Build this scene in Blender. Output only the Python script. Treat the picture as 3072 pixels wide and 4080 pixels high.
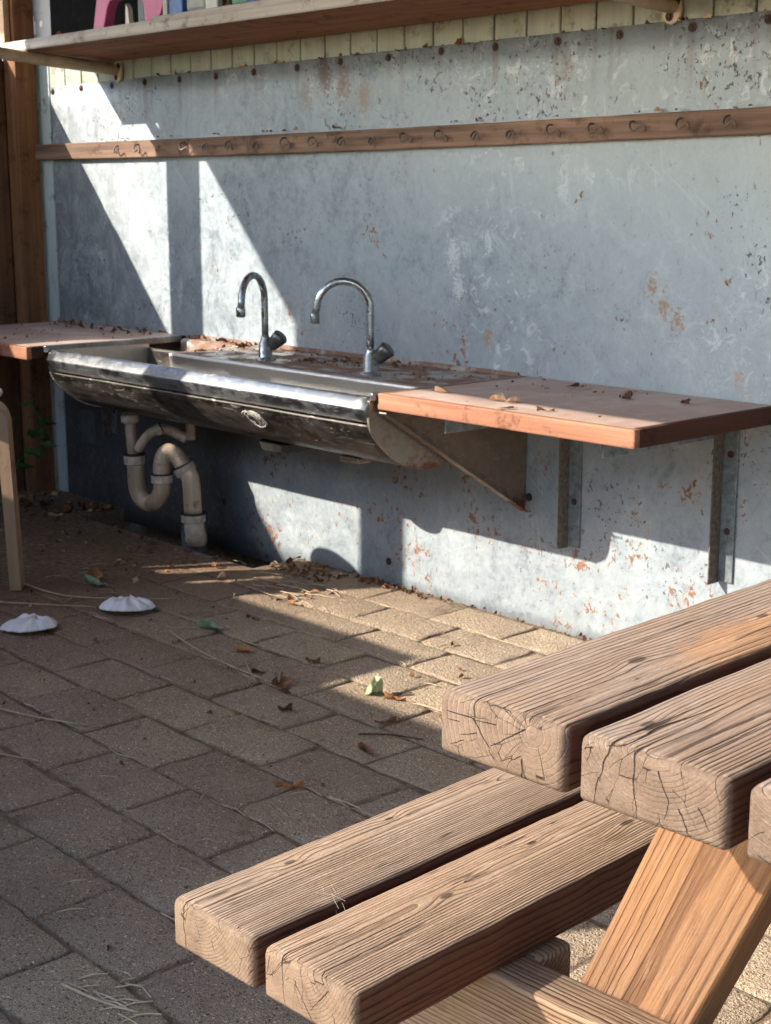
import bpy, bmesh, math, random
from mathutils import Vector, Matrix, noise as mnoise

# ------------------------------------------------------------------ camera, world, sun, exposure
scene = bpy.context.scene
for o in list(bpy.data.objects):
    bpy.data.objects.remove(o)
COL = scene.collection

PITCH = math.radians(12.108)
AZ = math.radians(42.257)                 # how far the view turns from the wall's own direction
CAM_H = 1.041
cam_data = bpy.data.cameras.new('camera')
cam = bpy.data.objects.new('camera', cam_data)
COL.objects.link(cam)
cam_data.sensor_fit = 'VERTICAL'
cam_data.sensor_height = 24.0
cam_data.sensor_width = 24.0 * 3072 / 4080
cam_data.lens = 24.0 * 5850 / 4080
cam_data.clip_start = 0.02
cam_data.clip_end = 500
fw = Vector((-math.cos(AZ) * math.cos(PITCH), math.sin(AZ) * math.cos(PITCH), -math.sin(PITCH)))
cam.location = (0, 0, CAM_H)
cam.rotation_euler = fw.to_track_quat('-Z', 'Y').to_euler()
cam_data.dof.use_dof = True
cam_data.dof.focus_distance = 1.22
cam_data.dof.aperture_fstop = 24
scene.camera = cam

SUN_DIR = Vector((0.575, 1.0, -0.635)).normalized()     # the way the light travels
SUN_EL = math.asin(-SUN_DIR.z)
to_sun = -SUN_DIR
world = bpy.data.worlds.new('World')
scene.world = world
world.use_nodes = True
wn = world.node_tree
wn.nodes.clear()
sky = wn.nodes.new('ShaderNodeTexSky')
sky.sky_type = 'NISHITA'
sky.sun_disc = False
sky.sun_elevation = SUN_EL
sky.sun_rotation = math.atan2(to_sun.x, to_sun.y)
sky.air_density = 1.0
sky.dust_density = 0.7
bgn = wn.nodes.new('ShaderNodeBackground')
bgn.inputs['Strength'].default_value = 0.15
won = wn.nodes.new('ShaderNodeOutputWorld')
wn.links.new(sky.outputs[0], bgn.inputs['Color'])
wn.links.new(bgn.outputs[0], won.inputs['Surface'])

sun_data = bpy.data.lights.new('sun', 'SUN')
sun_data.energy = 2.55
sun_data.angle = math.radians(0.53)
sun_data.color = (1.0, 0.915, 0.79)
sun = bpy.data.objects.new('sun', sun_data)
COL.objects.link(sun)
sun.location = (-6, -8, 8)
sun.rotation_euler = SUN_DIR.to_track_quat('-Z', 'Y').to_euler()

scene.view_settings.view_transform = 'Standard'
scene.view_settings.look = 'None'
scene.view_settings.gamma = 1.0
scene.view_settings.use_curve_mapping = False
scene.view_settings.exposure = 1.98
scene.render.engine = 'CYCLES'
scene.cycles.max_bounces = 6
scene.cycles.diffuse_bounces = 4
scene.cycles.glossy_bounces = 4
scene.cycles.use_denoising = True
scene.cycles.sample_clamp_indirect = 6.0

R = random.Random(7)

# ------------------------------------------------------------------ helpers: objects
def tag(o, label=None, cat=None, group=None, kind=None):
    if label: o['label'] = label
    if cat: o['category'] = cat
    if group: o['group'] = group
    if kind: o['kind'] = kind
    return o

def empty(name, loc=(0, 0, 0), rz=0.0):
    o = bpy.data.objects.new(name, None)
    COL.objects.link(o)
    o.location = loc
    o.rotation_euler = (0, 0, rz)
    o.empty_display_size = 0.05
    return o

def link(name, me, mat=None, parent=None, loc=(0, 0, 0), rot=(0, 0, 0), smooth=False):
    if mat is not None and len(me.materials) == 0:
        me.materials.append(mat)
    if smooth:
        for p in me.polygons:
            p.use_smooth = True
    o = bpy.data.objects.new(name, me)
    COL.objects.link(o)
    o.location = loc
    o.rotation_euler = rot
    if parent is not None:
        o.parent = parent
    return o

def pydata(name, verts, faces):
    me = bpy.data.meshes.new(name)
    me.from_pydata(verts, [], faces)
    me.validate()
    me.update()
    bm = bmesh.new(); bm.from_mesh(me)
    bmesh.ops.recalc_face_normals(bm, faces=bm.faces)
    bm.to_mesh(me); bm.free()
    return me

def box_mesh(name, x0, x1, y0, y1, z0, z1, bev=0.0, seg=2):
    bm = bmesh.new()
    bmesh.ops.create_cube(bm, size=1.0)
    for v in bm.verts:
        v.co = Vector((x0 + (v.co.x + .5) * (x1 - x0), y0 + (v.co.y + .5) * (y1 - y0), z0 + (v.co.z + .5) * (z1 - z0)))
    if bev > 0:
        bmesh.ops.bevel(bm, geom=list(bm.edges), offset=bev, segments=seg, affect='EDGES', profile=0.5)
    me = bpy.data.meshes.new(name)
    bm.to_mesh(me); bm.free()
    return me

def box(name, x0, x1, y0, y1, z0, z1, mat, parent=None, bev=0.0, seg=2, loc=(0, 0, 0), rot=(0, 0, 0)):
    return link(name, box_mesh(name, x0, x1, y0, y1, z0, z1, bev, seg), mat, parent, loc, rot)

def smooth_path(pts, n=6):
    pts = [Vector(p) for p in pts]
    out = []
    for i in range(len(pts) - 1):
        p0 = pts[max(i - 1, 0)]; p1 = pts[i]; p2 = pts[i + 1]; p3 = pts[min(i + 2, len(pts) - 1)]
        for k in range(n):
            t = k / n
            out.append(0.5 * ((2 * p1) + (-p0 + p2) * t + (2 * p0 - 5 * p1 + 4 * p2 - p3) * t * t + (-p0 + 3 * p1 - 3 * p2 + p3) * t ** 3))
    out.append(pts[-1])
    return out

def tube_geo(pts, rad, sides=12, caps=True):
    pts = [Vector(p) for p in pts]
    n = len(pts)
    rr = rad if isinstance(rad, (list, tuple)) else [rad] * n
    verts, faces = [], []
    t0 = (pts[1] - pts[0]).normalized()
    up = Vector((0, 0, 1)) if abs(t0.z) < .9 else Vector((0, 1, 0))
    nx = t0.cross(up).normalized()
    for i in range(n):
        t = (pts[min(i + 1, n - 1)] - pts[max(i - 1, 0)]).normalized()
        nx = (nx - t * nx.dot(t)).normalized()
        ny = t.cross(nx)
        for k in range(sides):
            a = 2 * math.pi * k / sides
            verts.append(pts[i] + (nx * math.cos(a) + ny * math.sin(a)) * rr[i])
    for i in range(n - 1):
        for k in range(sides):
            k2 = (k + 1) % sides
            faces.append((i * sides + k, i * sides + k2, (i + 1) * sides + k2, (i + 1) * sides + k))
    if caps:
        faces.append(tuple(range(sides)))
        faces.append(tuple((n - 1) * sides + k for k in range(sides)))
    return verts, faces

def tube(name, pts, rad, mat, parent=None, sides=12, smooth=True, caps=True):
    v, f = tube_geo(pts, rad, sides, caps)
    me = pydata(name, v, f)
    o = link(name, me, mat, parent)
    if smooth:
        for p in me.polygons:
            p.use_smooth = len(p.vertices) == 4
    return o

def extrude_poly(name, poly, axis, a0, a1, mat, parent=None, bev=0.0):
    # poly: 2-D outline; axis 'x' -> (y,z), 'y' -> (x,z), 'z' -> (x,y)
    def P(u, v, w):
        return {'x': (w, u, v), 'y': (u, w, v), 'z': (u, v, w)}[axis]
    n = len(poly)
    verts = [P(u, v, a0) for u, v in poly] + [P(u, v, a1) for u, v in poly]
    faces = [tuple(range(n)), tuple(range(n, 2 * n))] + [(i, (i + 1) % n, n + (i + 1) % n, n + i) for i in range(n)]
    me = pydata(name, verts, faces)
    if bev > 0:
        bm = bmesh.new(); bm.from_mesh(me)
        es = [e for e in bm.edges if len(e.link_faces) == 2 and e.calc_face_angle(0) > 0.7]
        bmesh.ops.bevel(bm, geom=es, offset=bev, segments=2, affect='EDGES', profile=0.5)
        bm.to_mesh(me); bm.free()
    return link(name, me, mat, parent)

# ------------------------------------------------------------------ helpers: materials
class MB:
    def __init__(self, name):
        self.m = bpy.data.materials.new(name)
        self.m.use_nodes = True
        self.t = self.m.node_tree
        self.t.nodes.clear()
        self.out = self.t.nodes.new('ShaderNodeOutputMaterial')
        self.b = self.t.nodes.new('ShaderNodeBsdfPrincipled')
        self.t.links.new(self.b.outputs[0], self.out.inputs['Surface'])
        self.tc = self.t.nodes.new('ShaderNodeTexCoord')
        self.obj = self.tc.outputs['Object']
    def set(self, sock, v):
        if isinstance(v, bpy.types.NodeSocket):
            self.t.links.new(v, sock)
        elif v is not None:
            if isinstance(v, (tuple, list)) and len(v) == 3 and sock.type == 'RGBA':
                v = (*v, 1.0)
            sock.default_value = v
    def bsdf(self, **kw):
        for k, v in kw.items():
            self.set(self.b.inputs[k.replace('_', ' ')], v)
    def math(self, op, a, b=None, c=None, clamp=False):
        n = self.t.nodes.new('ShaderNodeMath'); n.operation = op; n.use_clamp = clamp
        self.set(n.inputs[0], a)
        if b is not None: self.set(n.inputs[1], b)
        if c is not None: self.set(n.inputs[2], c)
        return n.outputs[0]
    def vmath(self, op, a, b=None):
        n = self.t.nodes.new('ShaderNodeVectorMath'); n.operation = op
        self.set(n.inputs[0], a)
        if b is not None: self.set(n.inputs[1], b)
        return n.outputs[1] if op in ('LENGTH', 'DISTANCE', 'DOT_PRODUCT') else n.outputs[0]
    def scale(self, vec, s, off=(0, 0, 0)):
        n = self.t.nodes.new('ShaderNodeMapping')
        self.set(n.inputs['Vector'], vec)
        n.inputs['Scale'].default_value = s if isinstance(s, tuple) else (s, s, s)
        n.inputs['Location'].default_value = off
        return n.outputs[0]
    def noise(self, vec=None, scale=5.0, detail=3.0, rough=0.55, dist=0.0, color=False):
        n = self.t.nodes.new('ShaderNodeTexNoise')
        self.set(n.inputs['Vector'], vec if vec is not None else self.obj)
        n.inputs['Scale'].default_value = scale
        n.inputs['Detail'].default_value = detail
        n.inputs['Roughness'].default_value = rough
        n.inputs['Distortion'].default_value = dist
        return n.outputs['Color' if color else 'Fac']
    def voronoi(self, vec=None, scale=5.0, feature='F1', out='Distance', rnd=1.0):
        n = self.t.nodes.new('ShaderNodeTexVoronoi'); n.feature = feature
        self.set(n.inputs['Vector'], vec if vec is not None else self.obj)
        n.inputs['Scale'].default_value = scale
        n.inputs['Randomness'].default_value = rnd
        return n.outputs[out]
    def ramp(self, fac, stops, interp='LINEAR'):
        n = self.t.nodes.new('ShaderNodeValToRGB')
        cr = n.color_ramp; cr.interpolation = interp
        while len(cr.elements) < len(stops): cr.elements.new(0.5)
        for e, (p, c) in zip(cr.elements, stops):
            e.position = p
            e.color = (*c, 1.0) if isinstance(c, tuple) else (c, c, c, 1.0)
        self.set(n.inputs[0], fac)
        return n.outputs[0]
    def mapr(self, v, a, b, c=0.0, d=1.0, smooth=True):
        n = self.t.nodes.new('ShaderNodeMapRange')
        if smooth: n.interpolation_type = 'SMOOTHSTEP'
        self.set(n.inputs['Value'], v)
        n.inputs['From Min'].default_value = a; n.inputs['From Max'].default_value = b
        n.inputs['To Min'].default_value = c; n.inputs['To Max'].default_value = d
        return n.outputs['Result']
    def mix(self, fac, a, b, mode='MIX'):
        n = self.t.nodes.new('ShaderNodeMix'); n.data_type = 'RGBA'; n.blend_type = mode
        self.set(n.inputs['Factor'], fac)
        self.set(n.inputs[6], a); self.set(n.inputs[7], b)
        return n.outputs[2]
    def sep(self, vec):
        n = self.t.nodes.new('ShaderNodeSeparateXYZ'); self.set(n.inputs[0], vec)
        return n.outputs[0], n.outputs[1], n.outputs[2]
    def comb(self, x, y, z):
        n = self.t.nodes.new('ShaderNodeCombineXYZ')
        for i, v in enumerate((x, y, z)): self.set(n.inputs[i], v)
        return n.outputs[0]
    def bump(self, h, strength=0.5, dist=0.002, prev=None):
        n = self.t.nodes.new('ShaderNodeBump')
        n.inputs['Strength'].default_value = strength
        n.inputs['Distance'].default_value = dist
        self.set(n.inputs['Height'], h)
        if prev is not None: self.set(n.inputs['Normal'], prev)
        return n.outputs[0]

def mat_simple(name, col, rough=0.6, metal=0.0, var=0.15, scale=12, bump=0.0, bscale=200, spec=0.5):
    m = MB(name)
    n = m.noise(scale=scale, detail=5)
    dark = tuple(c * (1 - var) for c in col); lite = tuple(min(1, c * (1 + var)) for c in col)
    m.bsdf(Base_Color=m.ramp(n, [(0.3, dark), (0.7, lite)]), Roughness=rough, Metallic=metal, Specular_IOR_Level=spec)
    if bump:
        m.bsdf(Normal=m.bump(m.noise(scale=bscale, detail=3), 0.6, bump))
    return m.m

def mat_wood(name, pith, spacing, early, late, grey=(0.36, 0.31, 0.26), greyamt=0.5, seed=0.0, knots=(), crack=0.5, ringstr=1.0, wander=0.006, bumpd=0.0016, fresh=(), side=0.0, splits=()):
    """timber whose growth rings are cylinders round a pith line along local y"""
    m = MB(name)
    x, y, z = m.sep(m.obj)
    off = (seed * 3.1, seed * 1.7, seed * 2.3)
    warp = m.noise(m.scale(m.obj, (5, 1.1, 5), off), 1.0, 2.0, color=True)
    wx, wy, wz = m.sep(warp)
    dx = m.math('ADD', m.math('SUBTRACT', x, pith[0]), m.math('MULTIPLY', m.math('SUBTRACT', wx, 0.5), wander * 2))
    dz = m.math('ADD', m.math('SUBTRACT', z, pith[1]), m.math('MULTIPLY', m.math('SUBTRACT', wz, 0.5), wander * 2))
    r = m.math('SQRT', m.math('ADD', m.math('MULTIPLY', dx, dx), m.math('MULTIPLY', dz, dz)))
    knotmask = None
    for (kx, ky, kz, ks, ka) in knots:
        d = m.vmath('LENGTH', m.vmath('MULTIPLY', m.vmath('SUBTRACT', m.obj, (kx, ky, kz)), (1, .45, 1)))
        w = m.mapr(d, 0.0, ks * 2.2, 1.0, 0.0)
        w = m.math('MULTIPLY', w, w)
        r = m.math('ADD', r, m.math('MULTIPLY', w, ka))
        km = m.mapr(d, ks * 0.22, ks * 0.4, 1.0, 0.0)
        knotmask = km if knotmask is None else m.math('MAXIMUM', knotmask, km)
    fine = m.noise(m.scale(m.obj, (60, 2, 60), off), 1.0, 2.0)
    r2 = m.math('ADD', r, m.math('MULTIPLY', m.math('SUBTRACT', fine, 0.5), spacing * 0.5))
    # ring spacing changes slowly from pith to bark
    ph = m.math('MULTIPLY', r2, 1.0 / spacing)
    ph = m.math('ADD', ph, m.math('MULTIPLY', m.noise(m.comb(m.math('MULTIPLY', r, 70.0), seed, 0.0), 1.0, 2.0), 1.6))
    fr = m.math('FRACT', ph)
    ring = m.ramp(fr, [(0.0, 0.0), (0.45, 0.04), (0.70, 0.35), (0.85, 0.92), (0.93, 0.9), (0.97, 0.1), (1.0, 0.0)])
    ring = m.math('MULTIPLY', ring, m.mapr(m.noise(m.scale(m.obj, (30, 4, 30), off), 1.0, 2.0),   .3, .65, .62, 1.0))
    fibre = m.noise(m.scale(m.obj, (420, 9, 420), off), 1.0, 3.0, 0.6)
    blot = m.noise(m.scale(m.obj, (9, 3.5, 9), off), 1.0, 4.0, 0.6)
    col = m.mix(m.math('MULTIPLY', ring, 1.0 * ringstr), early, late)
    gm = m.mapr(blot, 0.36, 0.62, 0.0, 1.0)
    gm = m.math('MULTIPLY', gm, greyamt)
    gcol = m.mix(m.math('MULTIPLY', ring, 0.95 * ringstr), grey, tuple(c * 0.30 for c in grey))
    col = m.mix(gm, col, gcol)
    for (fx, fy, fz, fs, fc) in fresh:
        d = m.vmath('LENGTH', m.vmath('MULTIPLY', m.vmath('SUBTRACT', m.obj, (fx, fy, fz)), (1, .35, 1)))
        d = m.math('ADD', d, m.math('MULTIPLY', m.math('SUBTRACT', m.noise(scale=60, detail=3), .5), fs * .9))
        col = m.mix(m.mapr(d, fs * .5, fs, .85, 0.0), col, fc)
    col = m.mix(m.mapr(fibre, 0.35, 0.7, 0.0, 0.55), col, m.mix(1.0, col, (0.50, 0.46, 0.43), 'MULTIPLY'))
    # hairline checks along the grain and dusty bleached streaks
    chk = m.noise(m.scale(m.obj, (520, 13, 520), (seed * 2.2, seed, seed)), 1.0, 2.0, .5)
    chk = m.math('MULTIPLY', m.mapr(chk, .62, .68, 0, .8), m.mapr(m.noise(m.scale(m.obj, (26, 9, 26), off), 1.0, 2.0), .42, .6, 0, 1))
    col = m.mix(chk, col, tuple(c * .35 for c in late))
    dst = m.noise(m.scale(m.obj, (120, 16, 120), (seed, 4, 2)), 1.0, 4.0, .7)
    col = m.mix(m.mapr(dst, .56, .70, 0, .45), col, tuple(min(1, c * 1.35) for c in grey))
    stain = m.mapr(m.noise(m.scale(m.obj, (22, 9, 22), (seed, 9, 4)), 1.0, 5.0, .7), .58, .70, 0, .5)
    col = m.mix(stain, col, m.mix(1.0, col, (.62, .52, .46), 'MULTIPLY'))
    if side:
        sd_ = m.math('MAXIMUM', m.mapr(x, side - .0035, side - .0008, 0, 1), m.mapr(x, .0008, .0035, 1, 0))  # long side faces darkened: their shade is put into the colour
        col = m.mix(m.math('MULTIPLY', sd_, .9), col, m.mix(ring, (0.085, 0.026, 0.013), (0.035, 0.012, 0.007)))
    speck = m.mapr(m.noise(scale=900, detail=1), 0.62, 0.75, 0.0, 0.35)
    col = m.mix(speck, col, m.mix(1.0, col, (1.5, 1.4, 1.3), 'MULTIPLY'))
    if knotmask is not None:
        col = m.mix(m.math('MULTIPLY', knotmask, 0.75), col, tuple(c * 0.35 for c in late))
    ends = m.mapr(y, 0.003, 0.008, 1.0, 0.0)
    # sawn end grain: brown, with the late wood standing out pale
    eg = m.mix(m.math('MULTIPLY', m.math('POWER', ring, 1.5), .62), tuple(c * .50 for c in early), tuple(min(1, c * 1.0) for c in grey))
    eg = m.mix(m.math('MULTIPLY', m.mapr(fr, .93, .99, 0, .8), 1.0), eg, tuple(c * .9 for c in late))
    eg = m.mix(m.mapr(m.noise(m.scale(m.obj, (45, 1, 45), off), 1.0, 4.0, .65), .42, .62, 0, .55), eg, m.mix(1.0, eg, (.58, .55, .55), 'MULTIPLY'))
    eg = m.mix(m.mapr(m.noise(m.scale(m.obj, (650, 1, 650), off), 1.0, 2.0, .6), .45, .7, 0, .5), eg, m.mix(1.0, eg, (.45, .40, .36), 'MULTIPLY'))
    col = m.mix(m.math('MULTIPLY', ends, .9), col, eg)
    flat_end = m.math('SUBTRACT', 1.0, m.math('MULTIPLY', ends, .6))
    h = m.math('ADD', m.math('MULTIPLY', ring, -0.9), m.math('MULTIPLY', fibre, 0.55))
    h = m.math('ADD', h, m.math('MULTIPLY', m.noise(m.scale(m.obj, (330, 90, 330), off), 1.0, 4.0, .65), 0.55))
    if crack > 0:
        th = m.math('ARCTAN2', dz, dx)
        cv = m.comb(m.math('ADD', m.math('MULTIPLY', th, 3.6), m.math('MULTIPLY', m.noise(m.scale(m.obj, (80, 3, 80), off), 1.0, 3.0), 0.55)), seed * 5.1, m.math('MULTIPLY', r, 26.0))
        n = m.t.nodes.new('ShaderNodeTexVoronoi'); n.feature = 'DISTANCE_TO_EDGE'; n.voronoi_dimensions = '3D'
        m.set(n.inputs['Vector'], cv); n.inputs['Scale'].default_value = 1.0
        e = m.math('MULTIPLY', n.outputs['Distance'], m.math('ADD', m.math('MULTIPLY', r, 1.0), 0.004))
        lim = m.noise(m.scale(m.obj, (34, 5, 34), (seed, seed, seed)), 1.0, 1.0)
        endm = m.mapr(y, 0.0, 0.16, 1.0, 0.25)
        ck = m.math('MULTIPLY', m.mapr(e, 0.0002, 0.0006, 1.0, 0.0), m.mapr(m.math('MULTIPLY', lim, m.math('ADD', m.math('MULTIPLY', endm, 0.35), 0.75)), 0.50, 0.56, 0.0, 1.0))
        ck = m.math('MULTIPLY', ck, crack)
        col = m.mix(ck, col, (0.03, 0.018, 0.011))
        h = m.math('SUBTRACT', h, m.math('MULTIPLY', ck, 1.6))
    # drying splits: straight lines across the section that run back along the grain
    for (ax, az, bx, bz, wd, ln) in splits:
        px_ = m.math('ADD', m.math('SUBTRACT', x, ax), m.math('MULTIPLY', m.math('SUBTRACT', m.noise(m.scale(m.obj, (70, 14, 70), (ax * 50, bz * 40, 0)), 1.0, 3.0), .5), .007))
        pz_ = m.math('SUBTRACT', z, az)
        ex, ez = bx - ax, bz - az
        l2 = ex * ex + ez * ez
        t_ = m.math('MULTIPLY', m.math('ADD', m.math('MULTIPLY', px_, ex), m.math('MULTIPLY', pz_, ez)), 1.0 / l2, clamp=True)
        qx = m.math('SUBTRACT', px_, m.math('MULTIPLY', t_, ex)); qz = m.math('SUBTRACT', pz_, m.math('MULTIPLY', t_, ez))
        d_ = m.math('SQRT', m.math('ADD', m.math('MULTIPLY', qx, qx), m.math('MULTIPLY', qz, qz)))
        w_ = m.math('MULTIPLY', m.mapr(y, 0.0, ln, 1.0, 0.0), m.math('SUBTRACT', 1.0, m.math('MULTIPLY', t_, .6)))
        sp_ = m.mapr(m.math('SUBTRACT', d_, m.math('MULTIPLY', w_, wd * .62)), -.00028, .00022, 1.0, 0.0)
        sp_ = m.math('MULTIPLY', sp_, m.mapr(w_, .02, .08, 0, 1))
        col = m.mix(m.math('MULTIPLY', sp_, .93), col, (0.022, 0.012, 0.008))
        h = m.math('SUBTRACT', h, m.math('MULTIPLY', sp_, 2.5))
    m.bsdf(Base_Color=col, Roughness=0.82, Specular_IOR_Level=0.25, Normal=m.bump(m.math('MULTIPLY', h, flat_end), 0.9, bumpd))
    return m.m

def mat_board(name, c1, c2, axis=0, rough=0.8, seed=0.0, sc=1.0):
    """plain boards: long streaks along one axis"""
    m = MB(name)
    s = [60 * sc] * 3; s[axis] = 2.2 * sc
    s2 = [9 * sc] * 3; s2[axis] = 0.8 * sc
    a = m.noise(m.scale(m.obj, tuple(s), (seed, seed, seed)), 1.0, 5.0, 0.68)
    b = m.noise(m.scale(m.obj, tuple(s2), (seed + 3, seed, seed)), 1.0, 3.0, 0.6, dist=.6)
    f = m.math('ADD', m.math('MULTIPLY', a, 0.5), m.math('MULTIPLY', b, 0.5))
    col = m.ramp(f, [(0.32, c1), (0.66, c2)])
    blot = m.mapr(m.noise(scale=14, detail=6, rough=.75), .52, .66, 0.0, .75)
    col = m.mix(blot, col, m.mix(1.0, col, (.38, .32, .30), 'MULTIPLY'))
    m.bsdf(Base_Color=col, Roughness=rough, Specular_IOR_Level=0.3, Normal=m.bump(m.math('ADD', a, m.noise(scale=150, detail=3)), 0.6, 0.001))
    return m.m

def mat_sheet():
    m = MB('aluminium_sheet')
    x, y, z = m.sep(m.obj)
    big = m.noise(m.scale(m.obj, (1.3, 1, 1.1)), 1.0, 3.0, .55, dist=.3)
    mid = m.noise(m.scale(m.obj, (11, 1, 9)), 1.0, 6.0, .72, dist=1.0)
    fin = m.noise(m.scale(m.obj, (70, 1, 60)), 1.0, 5.0, .7, dist=.6)
    f = m.math('ADD', m.math('MULTIPLY', big, .30), m.math('ADD', m.math('MULTIPLY', mid, .40), m.math('MULTIPLY', fin, .30)))
    col = m.ramp(f, [(0.37, (0.20, 0.24, 0.27)), (0.47, (0.325, 0.37, 0.40)), (0.54, (0.37, 0.415, 0.44)), (0.64, (0.49, 0.535, 0.55))])
    # hairline scratches in three directions
    for k, (ang, sx, amt, c) in enumerate(((.15, 150, .32, (0.60, 0.64, 0.67)), (-.5, 120, .35, (0.25, 0.28, 0.31)), (.9, 170, .28, (0.62, 0.66, 0.68)), (-1.1, 140, .32, (0.28, 0.31, 0.33)))):
        mp = m.t.nodes.new('ShaderNodeMapping'); m.set(mp.inputs['Vector'], m.obj)
        mp.inputs['Rotation'].default_value = (0, ang, 0)
        sn = m.noise(m.scale(mp.outputs[0], (sx, 1, 4.5), (k * 3.3, 0, k * 7.1)), 1.0, 2.0, .5)
        gate = m.mapr(m.noise(m.scale(m.obj, (3.4, 1, 3.0), (k * 5.7 + 2, 0, k * 2.9)), 1.0, 2.0), .53, .64, 0, 1)
        col = m.mix(m.math('MULTIPLY', m.mapr(sn, .655, .70, 0, amt), gate), col, c)
    # pale scuffed patches with ragged edges, thicker towards the top edge
    toph = m.mapr(z, 1.05, 1.42, 0.0, 1.0)
    bl = m.noise(m.scale(m.obj, (24, 1, 22), (11, 0, 5)), 1.0, 6.0, .75, dist=.9)
    blg = m.mapr(m.math('ADD', m.noise(m.scale(m.obj, (2.3, 1, 2.6), (1, 0, 8)), 1.0, 2.0), m.math('SUBTRACT', m.math('MULTIPLY', toph, .12), m.math('MULTIPLY', m.mapr(z, .35, .6, 1, 0), .12))), .54, .70, 0, 1)
    blm = m.math('MULTIPLY', m.mapr(bl, .54, .62, 0, .55), blg)
    col = m.mix(blm, col, (0.62, 0.66, 0.68))
    # scuffs: short dark vertical strokes in a few places
    sv = m.noise(m.scale(m.obj, (150, 1, 22), (5, 0, 2)), 1.0, 4.0, .7)
    sc = m.math('MULTIPLY', m.mapr(sv, .60, .68, 0, .7), m.mapr(m.noise(m.scale(m.obj, (4.5, 1, 4.2), (7, 0, 3)), 1.0, 2.0), .58, .68, 0, 1))
    col = m.mix(sc, col, (0.15, 0.17, 0.19))
    # flecks of dirt, thick near the top edge
    fl = m.noise(m.scale(m.obj, (95, 1, 75), (6, 0, 1)), 1.0, 3.0, .6, dist=.5)
    flg = m.mapr(m.math('ADD', m.noise(m.scale(m.obj, (3.6, 1, 6), (2, 0, 2)), 1.0, 3.0), m.math('MULTIPLY', m.mapr(z, 1.22, 1.41, 0, 1), .13)), .54, .68, 0, 1)
    flm = m.math('MULTIPLY', m.mapr(m.math('ADD', fl, m.math('MULTIPLY', flg, .05)), .650, .69, 0, .9), m.mapr(flg, 0, .5, .25, 1))
    col = m.mix(flm, col, (0.09, 0.075, 0.07))
    # dirt washed down from the top edge
    run = m.noise(m.scale(m.obj, (38, 1, 1.6), (8, 0, 3)), 1.0, 3.0, .6)
    col = m.mix(m.math('MULTIPLY', m.mapr(run, .52, .72, 0, .5), m.mapr(z, 1.20, 1.41, 0, 1)), col, (0.22, 0.20, 0.19))
    # brown weeps below the row of screws
    sx_ = m.math('ABSOLUTE', m.math('SUBTRACT', m.math('FRACT', m.math('ADD', m.math('DIVIDE', m.math('ADD', x, 4.600), .1888), .5)), .5))
    sx_ = m.math('ADD', sx_, m.math('MULTIPLY', m.math('SUBTRACT', mid, .5), .16))
    wp_ = m.math('MULTIPLY', m.mapr(sx_, .015, .075, .4, 0), m.math('MULTIPLY', m.mapr(m.math('ADD', z, m.math('MULTIPLY', m.math('SUBTRACT', run, .5), .28)), 1.27, 1.385, 0, 1), m.mapr(fin, .35, .65, .3, 1)))
    col = m.mix(wp_, col, (0.17, 0.115, 0.085))
    # rust: small specks in loose clusters, mostly low on the wall, with pale halos and runs
    rn = m.noise(m.scale(m.obj, (60, 1, 46), (1, 0, 4)), 1.0, 5.0, .66, dist=.4)
    rc = m.noise(m.scale(m.obj, (5.2, 1, 6.2), (9, 0, 6)), 1.0, 2.0)
    low = m.mapr(z, .34, .66, 1.0, 0.0)
    rsum = m.math('ADD', m.math('MULTIPLY', rn, .62), m.math('MULTIPLY', rc, .38))
    rsum = m.math('ADD', rsum, m.math('MULTIPLY', low, .060))
    rm = m.mapr(rsum, .632, .662, 0, .9)
    rcol = m.ramp(m.noise(m.scale(m.obj, (160, 1, 160)), 1.0, 3.0), [(.3, (0.08, 0.034, 0.02)), (.6, (0.26, 0.11, 0.055))])
    halo = m.mapr(rsum, .60, .66, 0, .38)
    col = m.mix(halo, col, (0.42, 0.33, 0.25))
    drip = m.noise(m.scale(m.obj, (70, 1, 3.2), (2, 0, 6)), 1.0, 3.0, .6)
    col = m.mix(m.math('MULTIPLY', m.math('MULTIPLY', m.mapr(drip, .58, .70, 0, .4), low), m.mapr(rc, .45, .6, 0, 1)), col, (0.46, 0.31, 0.20))
    col = m.mix(rm, col, rcol)
    # named scrapes of rust and the worn patch behind the taps
    for (sx, sz, ss, cc) in ((-2.035, .845, .020, (0.34, 0.20, 0.11)), (-2.00, .805, .024, (0.36, 0.21, 0.12)), (-1.965, .775, .020, (0.34, 0.20, 0.11)), (-2.62, .685, .015, (0.30, 0.13, 0.06)), (-2.535, .70, .022, (0.38, 0.25, 0.15)), (-1.80, .66, .016, (0.42, 0.33, 0.25)), (-1.78, .615, .02, (0.50, 0.45, 0.40)), (-2.30, 1.335, .022, (0.30, 0.22, 0.18)), (-3.16, 1.365, .055, (0.16, 0.11, 0.09)), (-3.08, 1.335, .05, (0.24, 0.18, 0.15)), (-3.00, 1.30, .045, (0.30, 0.25, 0.22)), (-3.24, 1.31, .04, (0.28, 0.24, 0.22)), (-2.66, .90, .04, (0.55, 0.59, 0.61)), (-2.64, .82, .035, (0.55, 0.59, 0.61))):
        d = m.vmath('LENGTH', m.vmath('MULTIPLY', m.vmath('SUBTRACT', m.obj, (sx, 2.648, sz)), (1.2, 1, .7)))
        d = m.math('ADD', d, m.math('MULTIPLY', m.math('SUBTRACT', m.noise(scale=110, detail=4, rough=.75), .5), .13))
        col = m.mix(m.mapr(d, ss * .2, ss * .9, .8, 0), col, cc)
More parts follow.
